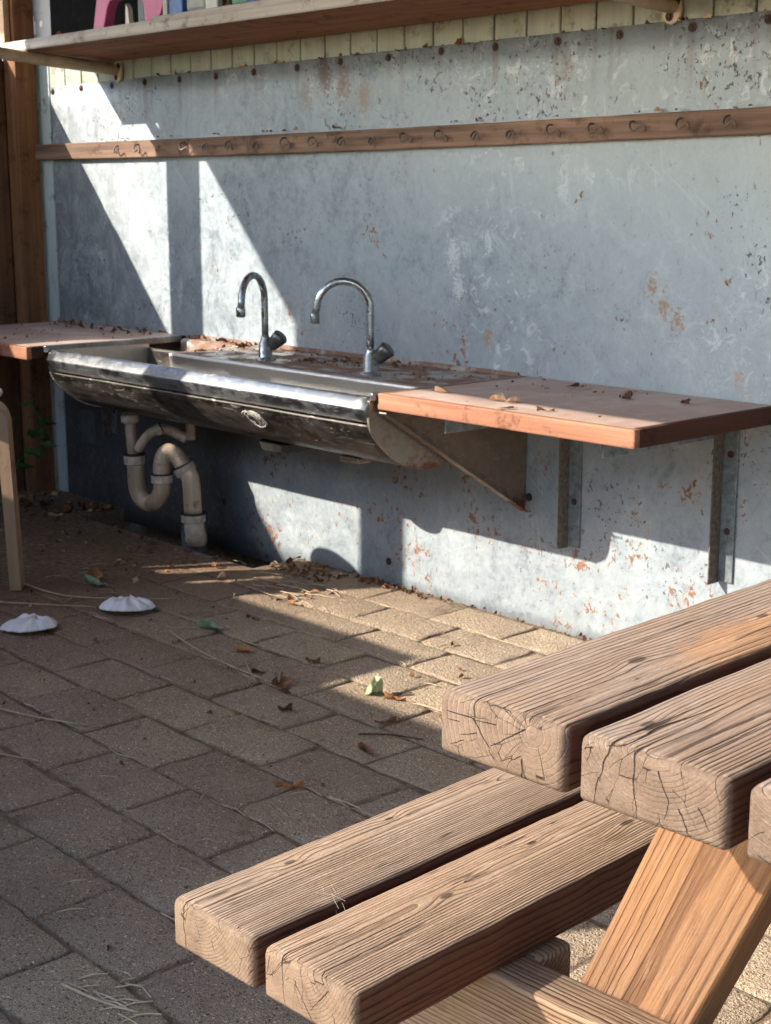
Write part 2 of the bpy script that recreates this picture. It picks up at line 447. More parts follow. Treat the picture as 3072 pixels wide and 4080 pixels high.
    # grime at the left end and low corner, with shade put into the colour
    grime_shade = m.math('MULTIPLY', m.mapr(m.math('ADD', x, m.math('MULTIPLY', z, .35)), -4.4, -3.45, 1.0, 0.0), m.mapr(m.math('ADD', mid, m.math('MULTIPLY', fin, .3)), .5, .8, .9, .15))
    col = m.mix(m.math('MULTIPLY', grime_shade, .72), col, (0.15, 0.145, 0.15))
    und = m.math('MULTIPLY', m.mapr(m.math('ADD', z, m.math('MULTIPLY', m.math('SUBTRACT', mid, .5), .25)), .36, .56, 1, 0), m.mapr(m.math('ADD', x, m.math('MULTIPLY', m.math('SUBTRACT', big, .5), .6)), -3.62, -3.30, 1, 0))  # under the sink: dirt and shade together, put into the wall colour
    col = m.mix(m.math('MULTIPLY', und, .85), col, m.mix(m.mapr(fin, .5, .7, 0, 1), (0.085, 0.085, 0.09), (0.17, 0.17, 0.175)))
    dull = m.math('MAXIMUM', rm, m.math('MAXIMUM', flm, m.math('MULTIPLY', blm, .7)))
    rough = m.mapr(m.math('ADD', m.math('MULTIPLY', mid, .5), m.math('MULTIPLY', fin, .5)), .3, .7, .50, .72)
    met = m.math('MULTIPLY', m.math('SUBTRACT', 1.0, dull), .56)
    h = m.math('ADD', m.math('MULTIPLY', big, 2.5), m.math('ADD', m.math('MULTIPLY', mid, .5), m.math('MULTIPLY', fin, .18)))
    h = m.math('ADD', h, m.math('MULTIPLY', m.math('MAXIMUM', rm, flm), .2))
    m.bsdf(Base_Color=col, Metallic=met, Roughness=rough, Normal=m.bump(h, .5, .005))
    return m.m

def mat_steel(name, base=(0.55, 0.56, 0.56), rough=.24, grime=.5, gc=(0.16, 0.13, 0.11), seed=0.0, rust=0.0):
    m = MB(name)
    n1 = m.noise(m.scale(m.obj, (3, 9, 14), (seed, 0, 0)), 1.0, 6.0, .7, dist=.8)
    n2 = m.noise(scale=38, detail=6, rough=.72)
    g = m.math('MULTIPLY', m.mapr(m.math('ADD', m.math('MULTIPLY', n1, .6), m.math('MULTIPLY', n2, .4)), .44, .60, 0, 1), grime)
    col = m.mix(g, base, gc)
    wht = m.mapr(m.voronoi(m.scale(m.obj, 26.0), 1.0), .05, .09, 1, 0)
    wht = m.math('MULTIPLY', wht, m.mapr(m.noise(scale=9, detail=2), .52, .6, 0, .9))
    scr = m.mapr(m.noise(m.scale(m.obj, (14, 60, 60), (seed, 2, 0)), 1.0, 4.0, .7, dist=2.0), .60, .68, 0, .6)
    col = m.mix(scr, col, (0.62, 0.58, 0.52))
    col = m.mix(wht, col, (0.8, 0.8, 0.78))
    if rust:
        zz_ = m.sep(m.obj)[2]
        rr_ = m.mapr(m.math('ADD', m.math('SUBTRACT', rust, zz_), m.math('MULTIPLY', m.math('SUBTRACT', n2, .5), .16)), -.01, .03, 0, .95)
        col = m.mix(rr_, col, m.mix(m.noise(scale=120, detail=3), (0.07, 0.022, 0.012), (0.26, 0.095, 0.045)))
        g = m.math('MAXIMUM', g, rr_)
    rg = m.math('ADD', m.math('MULTIPLY', g, .35), m.math('ADD', m.math('MULTIPLY', m.math('MAXIMUM', scr, wht), .3), rough))
    m.bsdf(Base_Color=col, Metallic=m.math('SUBTRACT', 1.0, m.math('MULTIPLY', m.math('MAXIMUM', g, m.math('MAXIMUM', wht, scr)), .6)), Roughness=rg,
           Normal=m.bump(m.math('ADD', m.noise(scale=16, detail=3), m.math('MULTIPLY', g, .3)), .25, .002))
    return m.m

def mat_paver():
    m = MB('concrete_paver')
    oi = m.t.nodes.new('ShaderNodeObjectInfo')
    geo = m.t.nodes.new('ShaderNodeNewGeometry')
    pos = geo.outputs['Position']
    x, y, z = m.sep(pos)
    base = m.ramp(oi.outputs['Random'], [(0.0, (0.56, 0.435, 0.320)), (0.3, (0.64, 0.51, 0.375)), (0.6, (0.60, 0.47, 0.345)), (0.85, (0.67, 0.54, 0.385)), (1.0, (0.72, 0.59, 0.415))])
    big = m.noise(pos, 4.5, 4.0, .6)
    col = m.mix(m.mapr(big, .35, .65, 0, .6), base, m.mix(1.0, base, (.76, .72, .70), 'MULTIPLY'))
    # off the wall greyer, with shade put into the colour; at the wall sandy
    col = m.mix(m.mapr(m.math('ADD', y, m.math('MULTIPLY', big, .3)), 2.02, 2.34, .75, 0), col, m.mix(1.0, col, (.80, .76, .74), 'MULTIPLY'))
    # browner earth towards the far corner
    earth = m.mapr(m.math('ADD', x, m.math('ADD', m.math('MULTIPLY', big, .9), m.math('MULTIPLY', m.math('SUBTRACT', 2.65, y), .45))), -3.0, -1.75, .92, 0.0)
    col = m.mix(earth, col, m.mix(m.noise(pos, 30.0, 4.0, .65), (0.22, 0.125, 0.078), (0.37, 0.235, 0.155)))
    # exposed aggregate: pale and dark grains of two sizes
    grain_h = None
    for sc_, lo, amt in ((280.0, .66, .95), (160.0, .78, .9)):
        ag = m.voronoi(pos, sc_, out='Color')
        ax, ay, az = m.sep(ag)
        core = m.mapr(m.voronoi(pos, sc_), .22, .46, 1, 0)
        fade = m.math('SUBTRACT', 1.0, m.math('MULTIPLY', earth, .75))
        col = m.mix(m.math('MULTIPLY', m.math('MULTIPLY', core, m.mapr(ax, lo, lo + .08, 0, amt)), fade), col, m.mix(1.0, col, (2.1, 2.1, 2.1), 'MULTIPLY'))
        col = m.mix(m.math('MULTIPLY', core, m.mapr(ay, lo, lo + .08, 0, amt)), col, m.mix(1.0, col, (.34, .32, .30), 'MULTIPLY'))
        hh = m.math('MULTIPLY', core, m.math('SUBTRACT', ax, .4))
        grain_h = hh if grain_h is None else m.math('ADD', grain_h, hh)
    sm = m.noise(pos, 420.0, 2.0, .6)
    col = m.mix(m.mapr(sm, .42, .62, .45, 0), col, m.mix(1.0, col, (.55, .53, .51), 'MULTIPLY'))
    # stains and trodden sand
    st = m.mapr(m.noise(pos, 9.0, 4.0, .65, dist=.7), .60, .72, 0, .45)
    col = m.mix(st, col, (0.13, 0.09, 0.065))
    film = m.math('MULTIPLY', m.mapr(m.noise(pos, 7.0, 6.0, .72, dist=.8), .54, .68, 0, .6), m.mapr(m.noise(pos, 90.0, 3.0, .6), .4, .62, 0, 1))
    col = m.mix(film, col, (0.30, 0.205, 0.135))
    rim_ = m.math('MULTIPLY', m.mapr(m.sep(m.obj)[2], -.006, -.0008, .55, 0), m.mapr(m.noise(pos, 26.0, 3.0, .6), .35, .6, .35, 1))
    col = m.mix(rim_, col, (0.15, 0.105, 0.075))
    h = m.math('ADD', m.math('MULTIPLY', sm, .8), m.math('MULTIPLY', grain_h, 1.2))
    h = m.math('ADD', h, m.math('MULTIPLY', m.noise(pos, 140.0, 4.0, .65), 1.3))
    m.bsdf(Base_Color=col, Roughness=.92, Specular_IOR_Level=.2, Normal=m.bump(h, 1.0, .0055))
    return m.m

def mat_soil():
    m = MB('sandy_soil')
    geo = m.t.nodes.new('ShaderNodeNewGeometry'); pos = geo.outputs['Position']
    n = m.noise(pos, 60.0, 6.0, .7)
    b = m.noise(pos, 5.0, 3.0, .6)
    col = m.ramp(n, [(.3, (0.10, 0.068, 0.046)), (.55, (0.27, 0.19, 0.132)), (.75, (0.42, 0.315, 0.225))])
    col = m.mix(m.mapr(b, .4, .65, 0, .5), col, (0.19, 0.13, 0.085))
    m.bsdf(Base_Color=col, Roughness=.95, Specular_IOR_Level=.15, Normal=m.bump(m.noise(pos, 240.0, 4.0, .7), .9, .006))
    return m.m

def mat_laminate():
    m = MB('worn_laminate')
    n = m.noise(m.scale(m.obj, (6, 9, 9)), 1.0, 5.0, .65, dist=.5)
    f = m.noise(scale=160, detail=3)
    col = m.ramp(n, [(.3, (0.38, 0.245, 0.195)), (.5, (0.48, 0.335, 0.275)), (.72, (0.58, 0.45, 0.385))])
    col = m.mix(m.mapr(f, .55, .75, 0, .4), col, (0.34, 0.22, 0.18))
    st = m.mapr(m.noise(m.scale(m.obj, (14, 40, 14), (4, 1, 2)), 1.0, 5.0, .7), .62, .72, 0, .6)
    col = m.mix(st, col, (0.24, 0.14, 0.10))
    ds = m.mapr(m.noise(m.scale(m.obj, (9, 5, 9), (2, 7, 1)), 1.0, 6.0, .75), .48, .66, 0, .5)
    col = m.mix(ds, col, (0.62, 0.53, 0.47))
    m.bsdf(Base_Color=col, Roughness=m.mapr(n, .3, .7, .45, .65), Specular_IOR_Level=.4, Normal=m.bump(f, .25, .0006))
    return m.m

def mat_leaf(name, c1, c2, rough=.7):
    m = MB(name)
    n = m.noise(scale=70, detail=4)
    m.bsdf(Base_Color=m.ramp(n, [(.3, c1), (.7, c2)]), Roughness=rough, Specular_IOR_Level=.3, Normal=m.bump(m.noise(scale=260, detail=3), .6, .001))
    return m.m

M = {}
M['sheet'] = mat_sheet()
M['siding'] = mat_board('pale_siding_paint', (0.27, 0.285, 0.225), (0.41, 0.425, 0.345), 2, .6, 1.0)
M['siding_corner'] = mat_board('pale_corner_paint', (0.36, 0.42, 0.425), (0.46, 0.52, 0.515), 2, .55, 2.0)
M['greypanel'] = mat_board('grey_board_paint', (0.30, 0.33, 0.34), (0.38, 0.41, 0.42), 2, .6, 4.0)
M['blackpanel'] = mat_simple('panel_black', (0.006, 0.006, 0.007), .9, 0, .4, 30, spec=.04)
M['white'] = mat_simple('white_sticker', (0.75, 0.78, 0.8), .5, 0, .05, 10)
M['post'] = mat_board('brown_post_wood', (0.10, 0.042, 0.019), (0.30, 0.14, 0.062), 2, .75, 3.0)
M['fence'] = mat_board('dark_fence_wood', (0.06, 0.03, 0.016), (0.15, 0.075, 0.038), 2, .8, 5.0)
M['plywood'] = mat_board('fresh_plywood', (0.50, 0.32, 0.20), (0.62, 0.43, 0.28), 2, .75, 6.0)
M['rail'] = mat_board('rail_wood', (0.026, 0.014, 0.011), (0.34, 0.21, 0.148), 0, .8, 7.0)
M['shelf'] = mat_board('shelf_wood', (0.17, 0.06, 0.024), (0.44, 0.19, 0.085), 0, .75, 8.0, .7)
M['shelfgrey'] = mat_board('shelf_weathered_edge', (0.36, 0.325, 0.31), (0.68, 0.65, 0.63), 0, .85, 9.0)
M['roofwood'] = mat_board('canopy_timber', (0.48, 0.36, 0.25), (0.62, 0.50, 0.36), 0, .8, 10.0)
M['cream'] = mat_simple('cream_bracket_paint', (0.50, 0.38, 0.25), .5, 0, .25, 25, .0005)
M['brass'] = mat_simple('rusty_bolt', (0.18, 0.09, 0.045), .6, .5, .4, 80, .0008)
M['screw'] = mat_simple('rusty_screw', (0.055, 0.028, 0.02), .6, .4, .5, 200, .0005)
M['hook'] = mat_simple('dull_hook_metal', (0.16, 0.13, 0.115), .5, .6, .4, 120)
M['steel'] = mat_steel('stained_stainless', (0.15, 0.135, 0.12), .36, .5, (0.06, 0.046, 0.038))
M['steelrim'] = mat_steel('polished_stainless_rim', (0.30, 0.32, 0.34), .32, .6, (0.13, 0.11, 0.095), 3.0)
M['steelin'] = mat_steel('matt_stainless_inside', (0.58, 0.56, 0.52), .38, .25, (0.36, 0.30, 0.24), 5.0)
M['steelend'] = mat_steel('brown_stained_steel', (0.40, 0.35, 0.30), .42, .5, (0.17, 0.10, 0.065), 8.0, .452)
def mat_deck():
    m = MB('dirty_tap_deck')
    n = m.noise(m.scale(m.obj, (9, 14, 9)), 1.0, 6.0, .7, dist=.5)
    f = m.noise(scale=190, detail=3)
    d = m.mapr(m.math('ADD', n, m.math('MULTIPLY', m.math('SUBTRACT', f, .5), .25)), .40, .56, 0, 1)
    col = m.mix(d, (0.46, 0.43, 0.40), m.mix(f, (0.13, 0.065, 0.04), (0.34, 0.205, 0.14)))
    m.bsdf(Base_Color=col, Metallic=m.math('MULTIPLY', m.math('SUBTRACT', 1.0, d), .7), Roughness=m.mapr(d, 0, 1, .42, .9), Normal=m.bump(m.math('MULTIPLY', d, f), .8, .002))
    return m.m
M['deck'] = mat_deck()
M['gusset'] = mat_steel('dull_steel_plate', (0.30, 0.235, 0.19), .48, .6, (0.16, 0.105, 0.08), 9.0, .33)
M['chrome'] = mat_steel('pitted_chrome', (0.46, 0.50, 0.52), .18, .75, (0.16, 0.17, 0.15), 11.0)
M['scuff'] = mat_simple('dried_scouring_marks', (0.42, 0.38, 0.33), .8, 0, .3, 60)
M['knob'] = mat_simple('dark_tap_knob', (0.10, 0.095, 0.095), .32, .6, .35, 60)
M['galv'] = mat_simple('galvanised_bracket', (0.20, 0.23, 0.24), .5, .55, .4, 60, .0006)
M['galvdark'] = mat_simple('dirty_bracket', (0.13, 0.11, 0.095), .7, .2, .5, 90, .0008)
M['laminate'] = mat_laminate()
M['edge_shaded'] = mat_board('worktop_edge_shaded', (0.040, 0.014, 0.008), (0.095, 0.036, 0.022), 1, .85, 15.0)  # edge wood darkened, the shade of the end face put into its colour
M['edge'] = mat_board('worktop_edge_wood', (0.20, 0.075, 0.036), (0.44, 0.21, 0.125), 0, .7, 12.0)
M['pvc'] = mat_board('stained_pvc', (0.10, 0.052, 0.030), (0.60, 0.475, 0.36), 2, .42, 13.0, .6)
M['pvcwhite'] = mat_simple('grubby_pvc_nut', (0.46, 0.38, 0.32), .45, 0, .3, 40)
M['pvcgrey'] = mat_simple('grey_pipe', (0.10, 0.11, 0.115), .5, 0, .2, 30)
M['rubber'] = mat_simple('black_seal', (0.02, 0.018, 0.016), .6)
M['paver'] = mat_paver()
M['soil'] = mat_soil()
M['pink'] = mat_simple('pink_paint', (0.52, 0.085, 0.25), .5, 0, .2, 18, .0006)
M['blue'] = mat_simple('blue_paint', (0.04, 0.13, 0.46), .5, 0, .35, 40, .0006)
M['green'] = mat_simple('green_paint', (0.03, 0.20, 0.11), .5, 0, .3, 40)
M['lightblue'] = mat_simple('sky_blue_paint', (0.06, 0.28, 0.60), .5, 0, .2, 40)
M['greyobj'] = mat_simple('grey_paint', (0.30, 0.33, 0.36), .5, 0, .2, 20)
M['paleobj'] = mat_simple('pale_paint', (0.52, 0.58, 0.60), .5, 0, .12, 20)
M['stool'] = mat_board('beige_stool_wood', (0.30, 0.19, 0.12), (0.44, 0.30, 0.20), 2, .6, 14.0)
M['stoolseat'] = mat_simple('pale_stool_seat', (0.58, 0.52, 0.46), .5, 0, .1, 20)
M['shell'] = None
M['leafgreen'] = mat_leaf('green_leaf', (0.16, 0.24, 0.14), (0.28, 0.38, 0.24))
M['leafpale'] = mat_leaf('pale_green_leaf', (0.30, 0.36, 0.19), (0.46, 0.52, 0.32))
M['leafbrown'] = mat_leaf('brown_leaf', (0.10, 0.045, 0.02), (0.26, 0.12, 0.05))
M['leaforange'] = mat_leaf('orange_leaf', (0.26, 0.10, 0.035), (0.42, 0.20, 0.08))
M['leafcream'] = mat_leaf('bleached_leaf', (0.42, 0.26, 0.14), (0.66, 0.48, 0.32))
M['leafdark'] = mat_leaf('dark_leaf', (0.04, 0.02, 0.012), (0.12, 0.06, 0.03))
M['straw'] = mat_leaf('dry_straw', (0.36, 0.27, 0.17), (0.55, 0.44, 0.30))
M['ivy'] = mat_leaf('ivy_green', (0.03, 0.08, 0.015), (0.06, 0.14, 0.03), .5)
M['web'] = mat_simple('cobweb_white', (0.42, 0.40, 0.37), .8)

# ------------------------------------------------------------------ the setting: ground, trench, pavers
YW = 2.648
XS = [-80, -12, -6, -4.25, -4.249, -3.291, -3.29, 4, 12, 80]
YS = [-80, -12, -4, 1.0, 2.470, 2.471, 2.74, 2.741, 5, 12, 80]
verts = []
for yy in YS:
    for xx in XS:
        inside = -4.2495 < xx < -3.2905 and 2.4705 < yy < 2.7405
        verts.append((xx, yy, -0.55 if inside else -0.0037))
faces = []
for j in range(len(YS) - 1):
    for i in range(len(XS) - 1):
        a = j * len(XS) + i
        faces.append((a, a + 1, a + 1 + len(XS), a + len(XS)))
ground = link('ground', pydata('ground', verts, faces), M['soil'])
tag(ground, 'sandy brown soil under and between the pavers', kind='structure')

PITCH_X, PITCH_Y = 0.2505, 0.1525
ROW0 = 2.4776                       # joint line nearest the wall
def paver_geo(rng):
    w, d = PITCH_X - 0.0032, PITCH_Y - 0.0032
    nx, ny = 6, 4
    ring = []
    for i in range(nx): ring.append((-w / 2 + w * i / nx, -d / 2))
    for i in range(ny): ring.append((w / 2, -d / 2 + d * i / ny))
    for i in range(nx): ring.append((w / 2 - w * i / nx, d / 2))
    for i in range(ny): ring.append((-w / 2, d / 2 - d * i / ny))
    jit = [rng.uniform(-.0042, .0016) for _ in ring]
    n = len(ring)
    V, Fc = [], []
    for inset, zz in ((0.0, -.05), (0.0, -.0060), (.0030, -.0018), (.009, 0.0)):
        for (px, py), j in zip(ring, jit):
            sx = (w / 2 - inset + j) / (w / 2); sy = (d / 2 - inset + j) / (d / 2)
            V.append((px * sx, py * sy, zz + (rng.uniform(-.0013, .0009) if zz > -.01 else 0)))
    V.append((0, 0, .0006))
    for r in range(3):
        for k in range(n):
            k2 = (k + 1) % n
            Fc.append((r * n + k, r * n + k2, (r + 1) * n + k2, (r + 1) * n + k))
    for k in range(n):
        Fc.append((3 * n + k, 3 * n + (k + 1) % n, 4 * n))
    return V, Fc
paver_meshes = []
for k in range(10):
    V, Fc = paver_geo(random.Random(100 + k))
    me = pydata('paver', V, Fc)
    me.materials.append(M['paver'])
    for p in me.polygons: p.use_smooth = True
    paver_meshes.append((me, V, Fc))

def in_view(p, margin=1.06):
    v = Vector(p) - cam.location
    q = cam.rotation_euler.to_matrix().transposed() @ v
    if q.z > -.05: return False
    tx = abs(q.x / -q.z) * 5850; ty = abs(q.y / -q.z) * 5850
    return tx < 1536 * margin + 120 and ty < 2040 * margin + 120

paving = empty('paving', (0, 0, 0))
tag(paving, 'brown grey concrete pavers laid in running bond up to the metal wall', kind='structure')
restV, restF = [], []
rp = random.Random(3)
npav = 0
for row in range(1, -42, -1):
    yc = ROW0 + PITCH_Y * (row - .5)
    for i in range(-14, 22):
        xc = -2.575 + (0.125 if row % 2 == 0 else 0.0) + PITCH_X * (i + .5)
        if row == 1 and xc < -3.12: continue
        if xc < -4.72: continue
        low = -.004 * max(0, min(1, (-3.3 - xc))) * 3
        zc = rp.uniform(-.0018, .0030) + low + .0025 * math.sin(xc * 3.1) * math.sin(yc * 2.3)
        rot = (rp.uniform(-.011, .011), rp.uniform(-.008, .008), rp.uniform(-.014, .014))
        me, V, Fc = paver_meshes[rp.randrange(10)]
        sx = 1.0 if rp.random() < .5 else -1.0
        if in_view((xc, yc, 0)) and npav < 300:
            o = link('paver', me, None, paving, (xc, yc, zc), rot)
            if sx < 0: o.rotation_euler.z += math.pi
            npav += 1
        else:
            mat = Matrix.Translation((xc, yc, zc)) @ Matrix.Rotation(rot[2], 4, 'Z')
            b = len(restV)
            restV += [tuple(mat @ Vector(v)) for v in V]
            restF += [tuple(b + q for q in f) for f in Fc]
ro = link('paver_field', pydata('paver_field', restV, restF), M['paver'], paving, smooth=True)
ro['kind'] = 'stuff'

# ------------------------------------------------------------------ shed wall: siding, metal sheet, trim
wall = empty('shed_wall', (-3.0, YW, 0))
tag(wall, 'shed back wall clad in dented grey metal sheet under pale vertical boards', 'wall')
def wl(o):                      # parts are modelled in world space; parent them without moving them
    o.parent = wall
    o.matrix_parent_inverse = Matrix.Translation((3.0, -YW, 0))
    return o
def wall_sheet():
    xs = [-4.612 + i * (6.2 / 60) for i in range(61)]
    zs = [-.044 + i * (1.451 / 20) for i in range(21)]
    V, Fc = [], []
    for zi in zs:
        for xi in xs:
            w = mnoise.noise(Vector((xi * 1.3, 0, zi * 1.6))) * .0022
            V.append((xi, YW + w, zi))
    n = len(xs)
    nb = len(V)
    V += [(v[0], v[1] + .0015, v[2]) for v in V]
    for j in range(len(zs) - 1):
        for i in range(n - 1):
            a = j * n + i
            Fc.append((a, a + 1, a + 1 + n, a + n))
            Fc.append((nb + a, nb + a + n, nb + a + 1 + n, nb + a + 1))
    for i in range(n - 1):
        a = i; Fc.append((a, nb + a, nb + a + 1, a + 1))
        a = (len(zs) - 1) * n + i; Fc.append((a, a + 1, nb + a + 1, nb + a))
    me = bpy.data.meshes.new('metal_sheet'); me.from_pydata(V, [], Fc); me.update()
    return me
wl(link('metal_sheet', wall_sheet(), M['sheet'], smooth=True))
for k in range(-1, 61):
    xj = -4.6295 + .1046 * k
    z0 = -.04 if k <= 0 else 1.36
    x0, x1 = xj + .0025 - .1046, xj - .0025
    if k == -1: x0 = -4.790
    mm = M['siding_corner'] if k <= 0 else M['siding']
    wl(box('siding_board', x0, x1, YW + .0055 + R.uniform(0, .0015), YW + .022, z0, 2.05, mm, bev=.0035, seg=2))
wl(box('backing_board', -4.9, 1.8, YW + .0235, YW + .05, -.035, 2.05, M['fence']))
wl(box('grey_panel', -4.790, -4.575, YW - .008, YW - .001, 1.515, 2.0, M['greypanel'], bev=.002))
wl(box('black_panel', -4.572, -3.62, YW - .012, YW - .001, 1.50, 2.0, M['blackpanel'], bev=.002))  # near-black flat panel above the shelf
# the small white bottle and dot on the grey panel
bot = [(-.017, 0), (.017, 0), (.019, .004), (.019, .040), (.012, .047), (.006, .047), (.007, .052), (.010, .060), (.004, .066), (-.006, .060), (-.006, .048), (-.013, .047), (-.019, .040), (-.019, .004)]
wl(extrude_poly('bottle_mark', [(x * .92 - 4.693, z * .92 + 1.584) for x, z in bot], 'y', YW - .0095, YW - .0085, M['white']))
wl(extrude_poly('dot_mark', [(-4.6395 + .010 * math.cos(a * .5236), 1.614 + .0105 * math.sin(a * .5236)) for a in range(12)], 'y', YW - .0095, YW - .0085, M['white']))
def screw_mesh():
    V, Fc = [], []
    prof = [(.0105, 0.0), (.0105, -.0012), (.0062, -.0016), (.0058, -.0045), (.0035, -.0055)]
    for r, y in prof:
        for k in range(8):
            a = k * math.pi / 4
            V.append((r * math.cos(a), y, r * math.sin(a)))
    for j in range(len(prof) - 1):
        for k in range(8):
            Fc.append((j * 8 + k, j * 8 + (k + 1) % 8, (j + 1) * 8 + (k + 1) % 8, (j + 1) * 8 + k))
    Fc.append(tuple((len(prof) - 1) * 8 + k for k in range(8)))
    return pydata('screw', V, Fc)
sm = screw_mesh(); sm.materials.append(M['screw'])
for k in range(22):
    x = -4.600 + .1888 * k
    wl(link('screw', sm, None, None, (x + R.uniform(-.006, .006), YW - .001, 1.391 + R.uniform(-.003, .003)), (0, R.uniform(0, 3), 0)))
for (x, z) in ((-3.66, .11), (-2.45, .60), (-2.9, .06)):
    wl(link('screw', sm, None, None, (x, YW - .001, z)))
# dark slot in the sheet near the corner: a recessed vent frame
wl(box('vent_plate', -4.500, -4.413, YW - .006, YW - .0005, .200, .312, M['pvcgrey'], bev=.002))

# ------------------------------------------------------------------ corner post, side fence, brace
post = tag(box('corner_post', -4.775, -4.690, 2.560, 2.640, -.06, 2.02, M['post'], bev=.005), 'brown wooden corner post at the far end of the metal wall', 'post')
ply = tag(extrude_poly('corner_brace', [(-4.706, 1.70), (-4.706, 1.552), (-4.750, 1.548), (-4.815, 1.63), (-4.95, 1.76), (-4.90, 1.86), (-4.76, 1.74)], 'y', 2.535, 2.557, M['plywood'], bev=.002), 'sunlit plywood brace beside the top of the corner post', 'brace')
fence = empty('side_fence', (-4.785, 1.4, 0))
tag(fence, 'dark brown board fence running towards the viewer from the corner post', 'fence')
yy = 2.555
k = 0
while yy > .15:
    b = box('board', -4.786, -4.762, yy - .117, yy, -.05, 1.522 + R.uniform(-.003, .003), M['fence'], bev=.003)
    b.parent = fence; b.matrix_parent_inverse = Matrix.Translation((4.785, -1.4, 0))
    yy -= .1185
for zr in (.35, 1.25):
    b = box('fence_rail', -4.832, -4.787, .16, 2.555, zr, zr + .07, M['fence'], bev=.004)
    b.parent = fence; b.matrix_parent_inverse = Matrix.Translation((4.785, -1.4, 0))
b = box('board_filler', -4.800, -4.7870, .16, 2.62, -.05, 1.50, M['fence'])
b.parent = fence; b.matrix_parent_inverse = Matrix.Translation((4.785, -1.4, 0))

# ------------------------------------------------------------------ canopy above and in front (out of the frame, casts the shade)
canopy = empty('canopy_roof', (-4.1, .5, 0))
tag(canopy, 'flat timber canopy roof on posts over the outdoor kitchen', 'canopy')
def cp(o):
    o.parent = canopy; o.matrix_parent_inverse = Matrix.Translation((4.1, -.5, 0)); return o
cp(box('roof_panel', -4.536, 3.2, .50, 2.70, 2.05, 2.085, M['roofwood']))
cp(box('fascia', -4.536, 3.2, .465, .4995, 1.762, 2.09, M['roofwood'], bev=.003))
for x in (-4.3, -3.4, -2.5, -1.6, -.7, .2, 1.1, 2.0):
    cp(box('rafter', x, x + .045, .51, 2.62, 1.94, 2.049, M['roofwood'], bev=.003))
cp(box('shade_beam', -6.4, -4.60, 1.18, 1.24, 2.438, 2.95, M['roofwood'], bev=.003))  # unseen beam, added with its posts to shade the wall above the shelf
cp(box('shade_beam_post', -6.2, -6.08, 1.18, 1.30, -.01, 2.437, M['post'], bev=.004))
cp(box('shade_beam_post', -4.66, -4.60, 1.242, 1.30, 2.086, 2.8, M['post'], bev=.004))
XP = -2.93 - .575 * (YW - .56)
cp(box('post', XP - .062, XP + .062, .505, .62, -.01, 1.938, M['post'], bev=.005))
cp(box('post', 2.3, 2.42, .505, .62, -.01, 1.938, M['post'], bev=.005))
XP1 = -3.838 - .575 * (YW - 1.50)
cp(box('post', XP1 - .058, XP1 + .058, 1.445, 1.56, -.01, 2.049, M['post'], bev=.005))
bq = extrude_poly('knee_brace', [(1.562, 1.86), (1.562, 1.80), (1.80, 2.045), (1.74, 2.045)], 'x', XP1 - .04, XP1 + .01, M['post'])
cp(bq)

# low screen added off to the left, out of view, shaped to shade the paving
screen = empty('shade_screen', (-3.35, .5, 0))
tag(screen, 'low jogged board screen, unseen, added to shade the paving', 'fence')
def scn(o):
    o.parent = screen; o.matrix_parent_inverse = Matrix.Translation((3.35, -.5, 0)); return o
def board_run(x0, x1, y, top):
    n = max(1, round((x1 - x0) / .12)); w = (x1 - x0) / n
    for q in range(n):
        scn(box('board', x0 + q * w, x0 + (q + 1) * w - .0008, y - .024, y, -.01, top, M['plywood']))
board_run(-4.70, -3.335, .509, 1.100)
board_run(-3.335, -2.02, .223, 1.100)
for q in range(3):
    scn(box('board', -3.359, -3.335, .2235 + q * .0872, .2235 + (q + 1) * .0872 - .0008, -.01, 1.100, M['plywood']))
board_run(-2.02, -1.42, .223, .64)

# foliage added on the right, out of the frame, to block sky fill
blocker_hedge = empty('blocker_hedge', (2.4, .5, 0))
tag(blocker_hedge, 'tall evergreen foliage, unseen, added to block sky light beyond the picnic table', 'blocker_hedge')
hg = random.Random(9)
HV, HF = [], []
for q in range(5200):
    c = Vector((2.4 + hg.uniform(-.28, .45), hg.uniform(-3.2, 3.0), hg.uniform(.02, 3.0)))
    d1 = Vector((hg.gauss(0, 1), hg.gauss(0, 1), hg.gauss(0, 1))).normalized() * hg.uniform(.04, .09)
    d2 = d1.cross(Vector((hg.gauss(0, 1), hg.gauss(0, 1), hg.gauss(0, 1)))).normalized() * hg.uniform(.03, .06)
    b0 = len(HV); HV += [c - d1, c + d2, c + d1, c - d2]; HF.append((b0, b0 + 1, b0 + 2, b0 + 3))
me = bpy.data.meshes.new('foliage'); me.from_pydata(HV, [], HF); me.update()
hf_ = link('foliage', me, M['ivy']); hf_.parent = blocker_hedge; hf_.matrix_parent_inverse = Matrix.Translation((-2.4, -.5, 0))
for q in range(6):
    tube('stem', [(2.45, -2.8 + q * 1.05, -.02), (2.47, -2.75 + q * 1.05, 1.3), (2.45, -2.8 + q * 1.05, 2.6)], [.035, .028, .012], M['post'], blocker_hedge, 7).matrix_parent_inverse = Matrix.Translation((-2.4, -.5, 0))

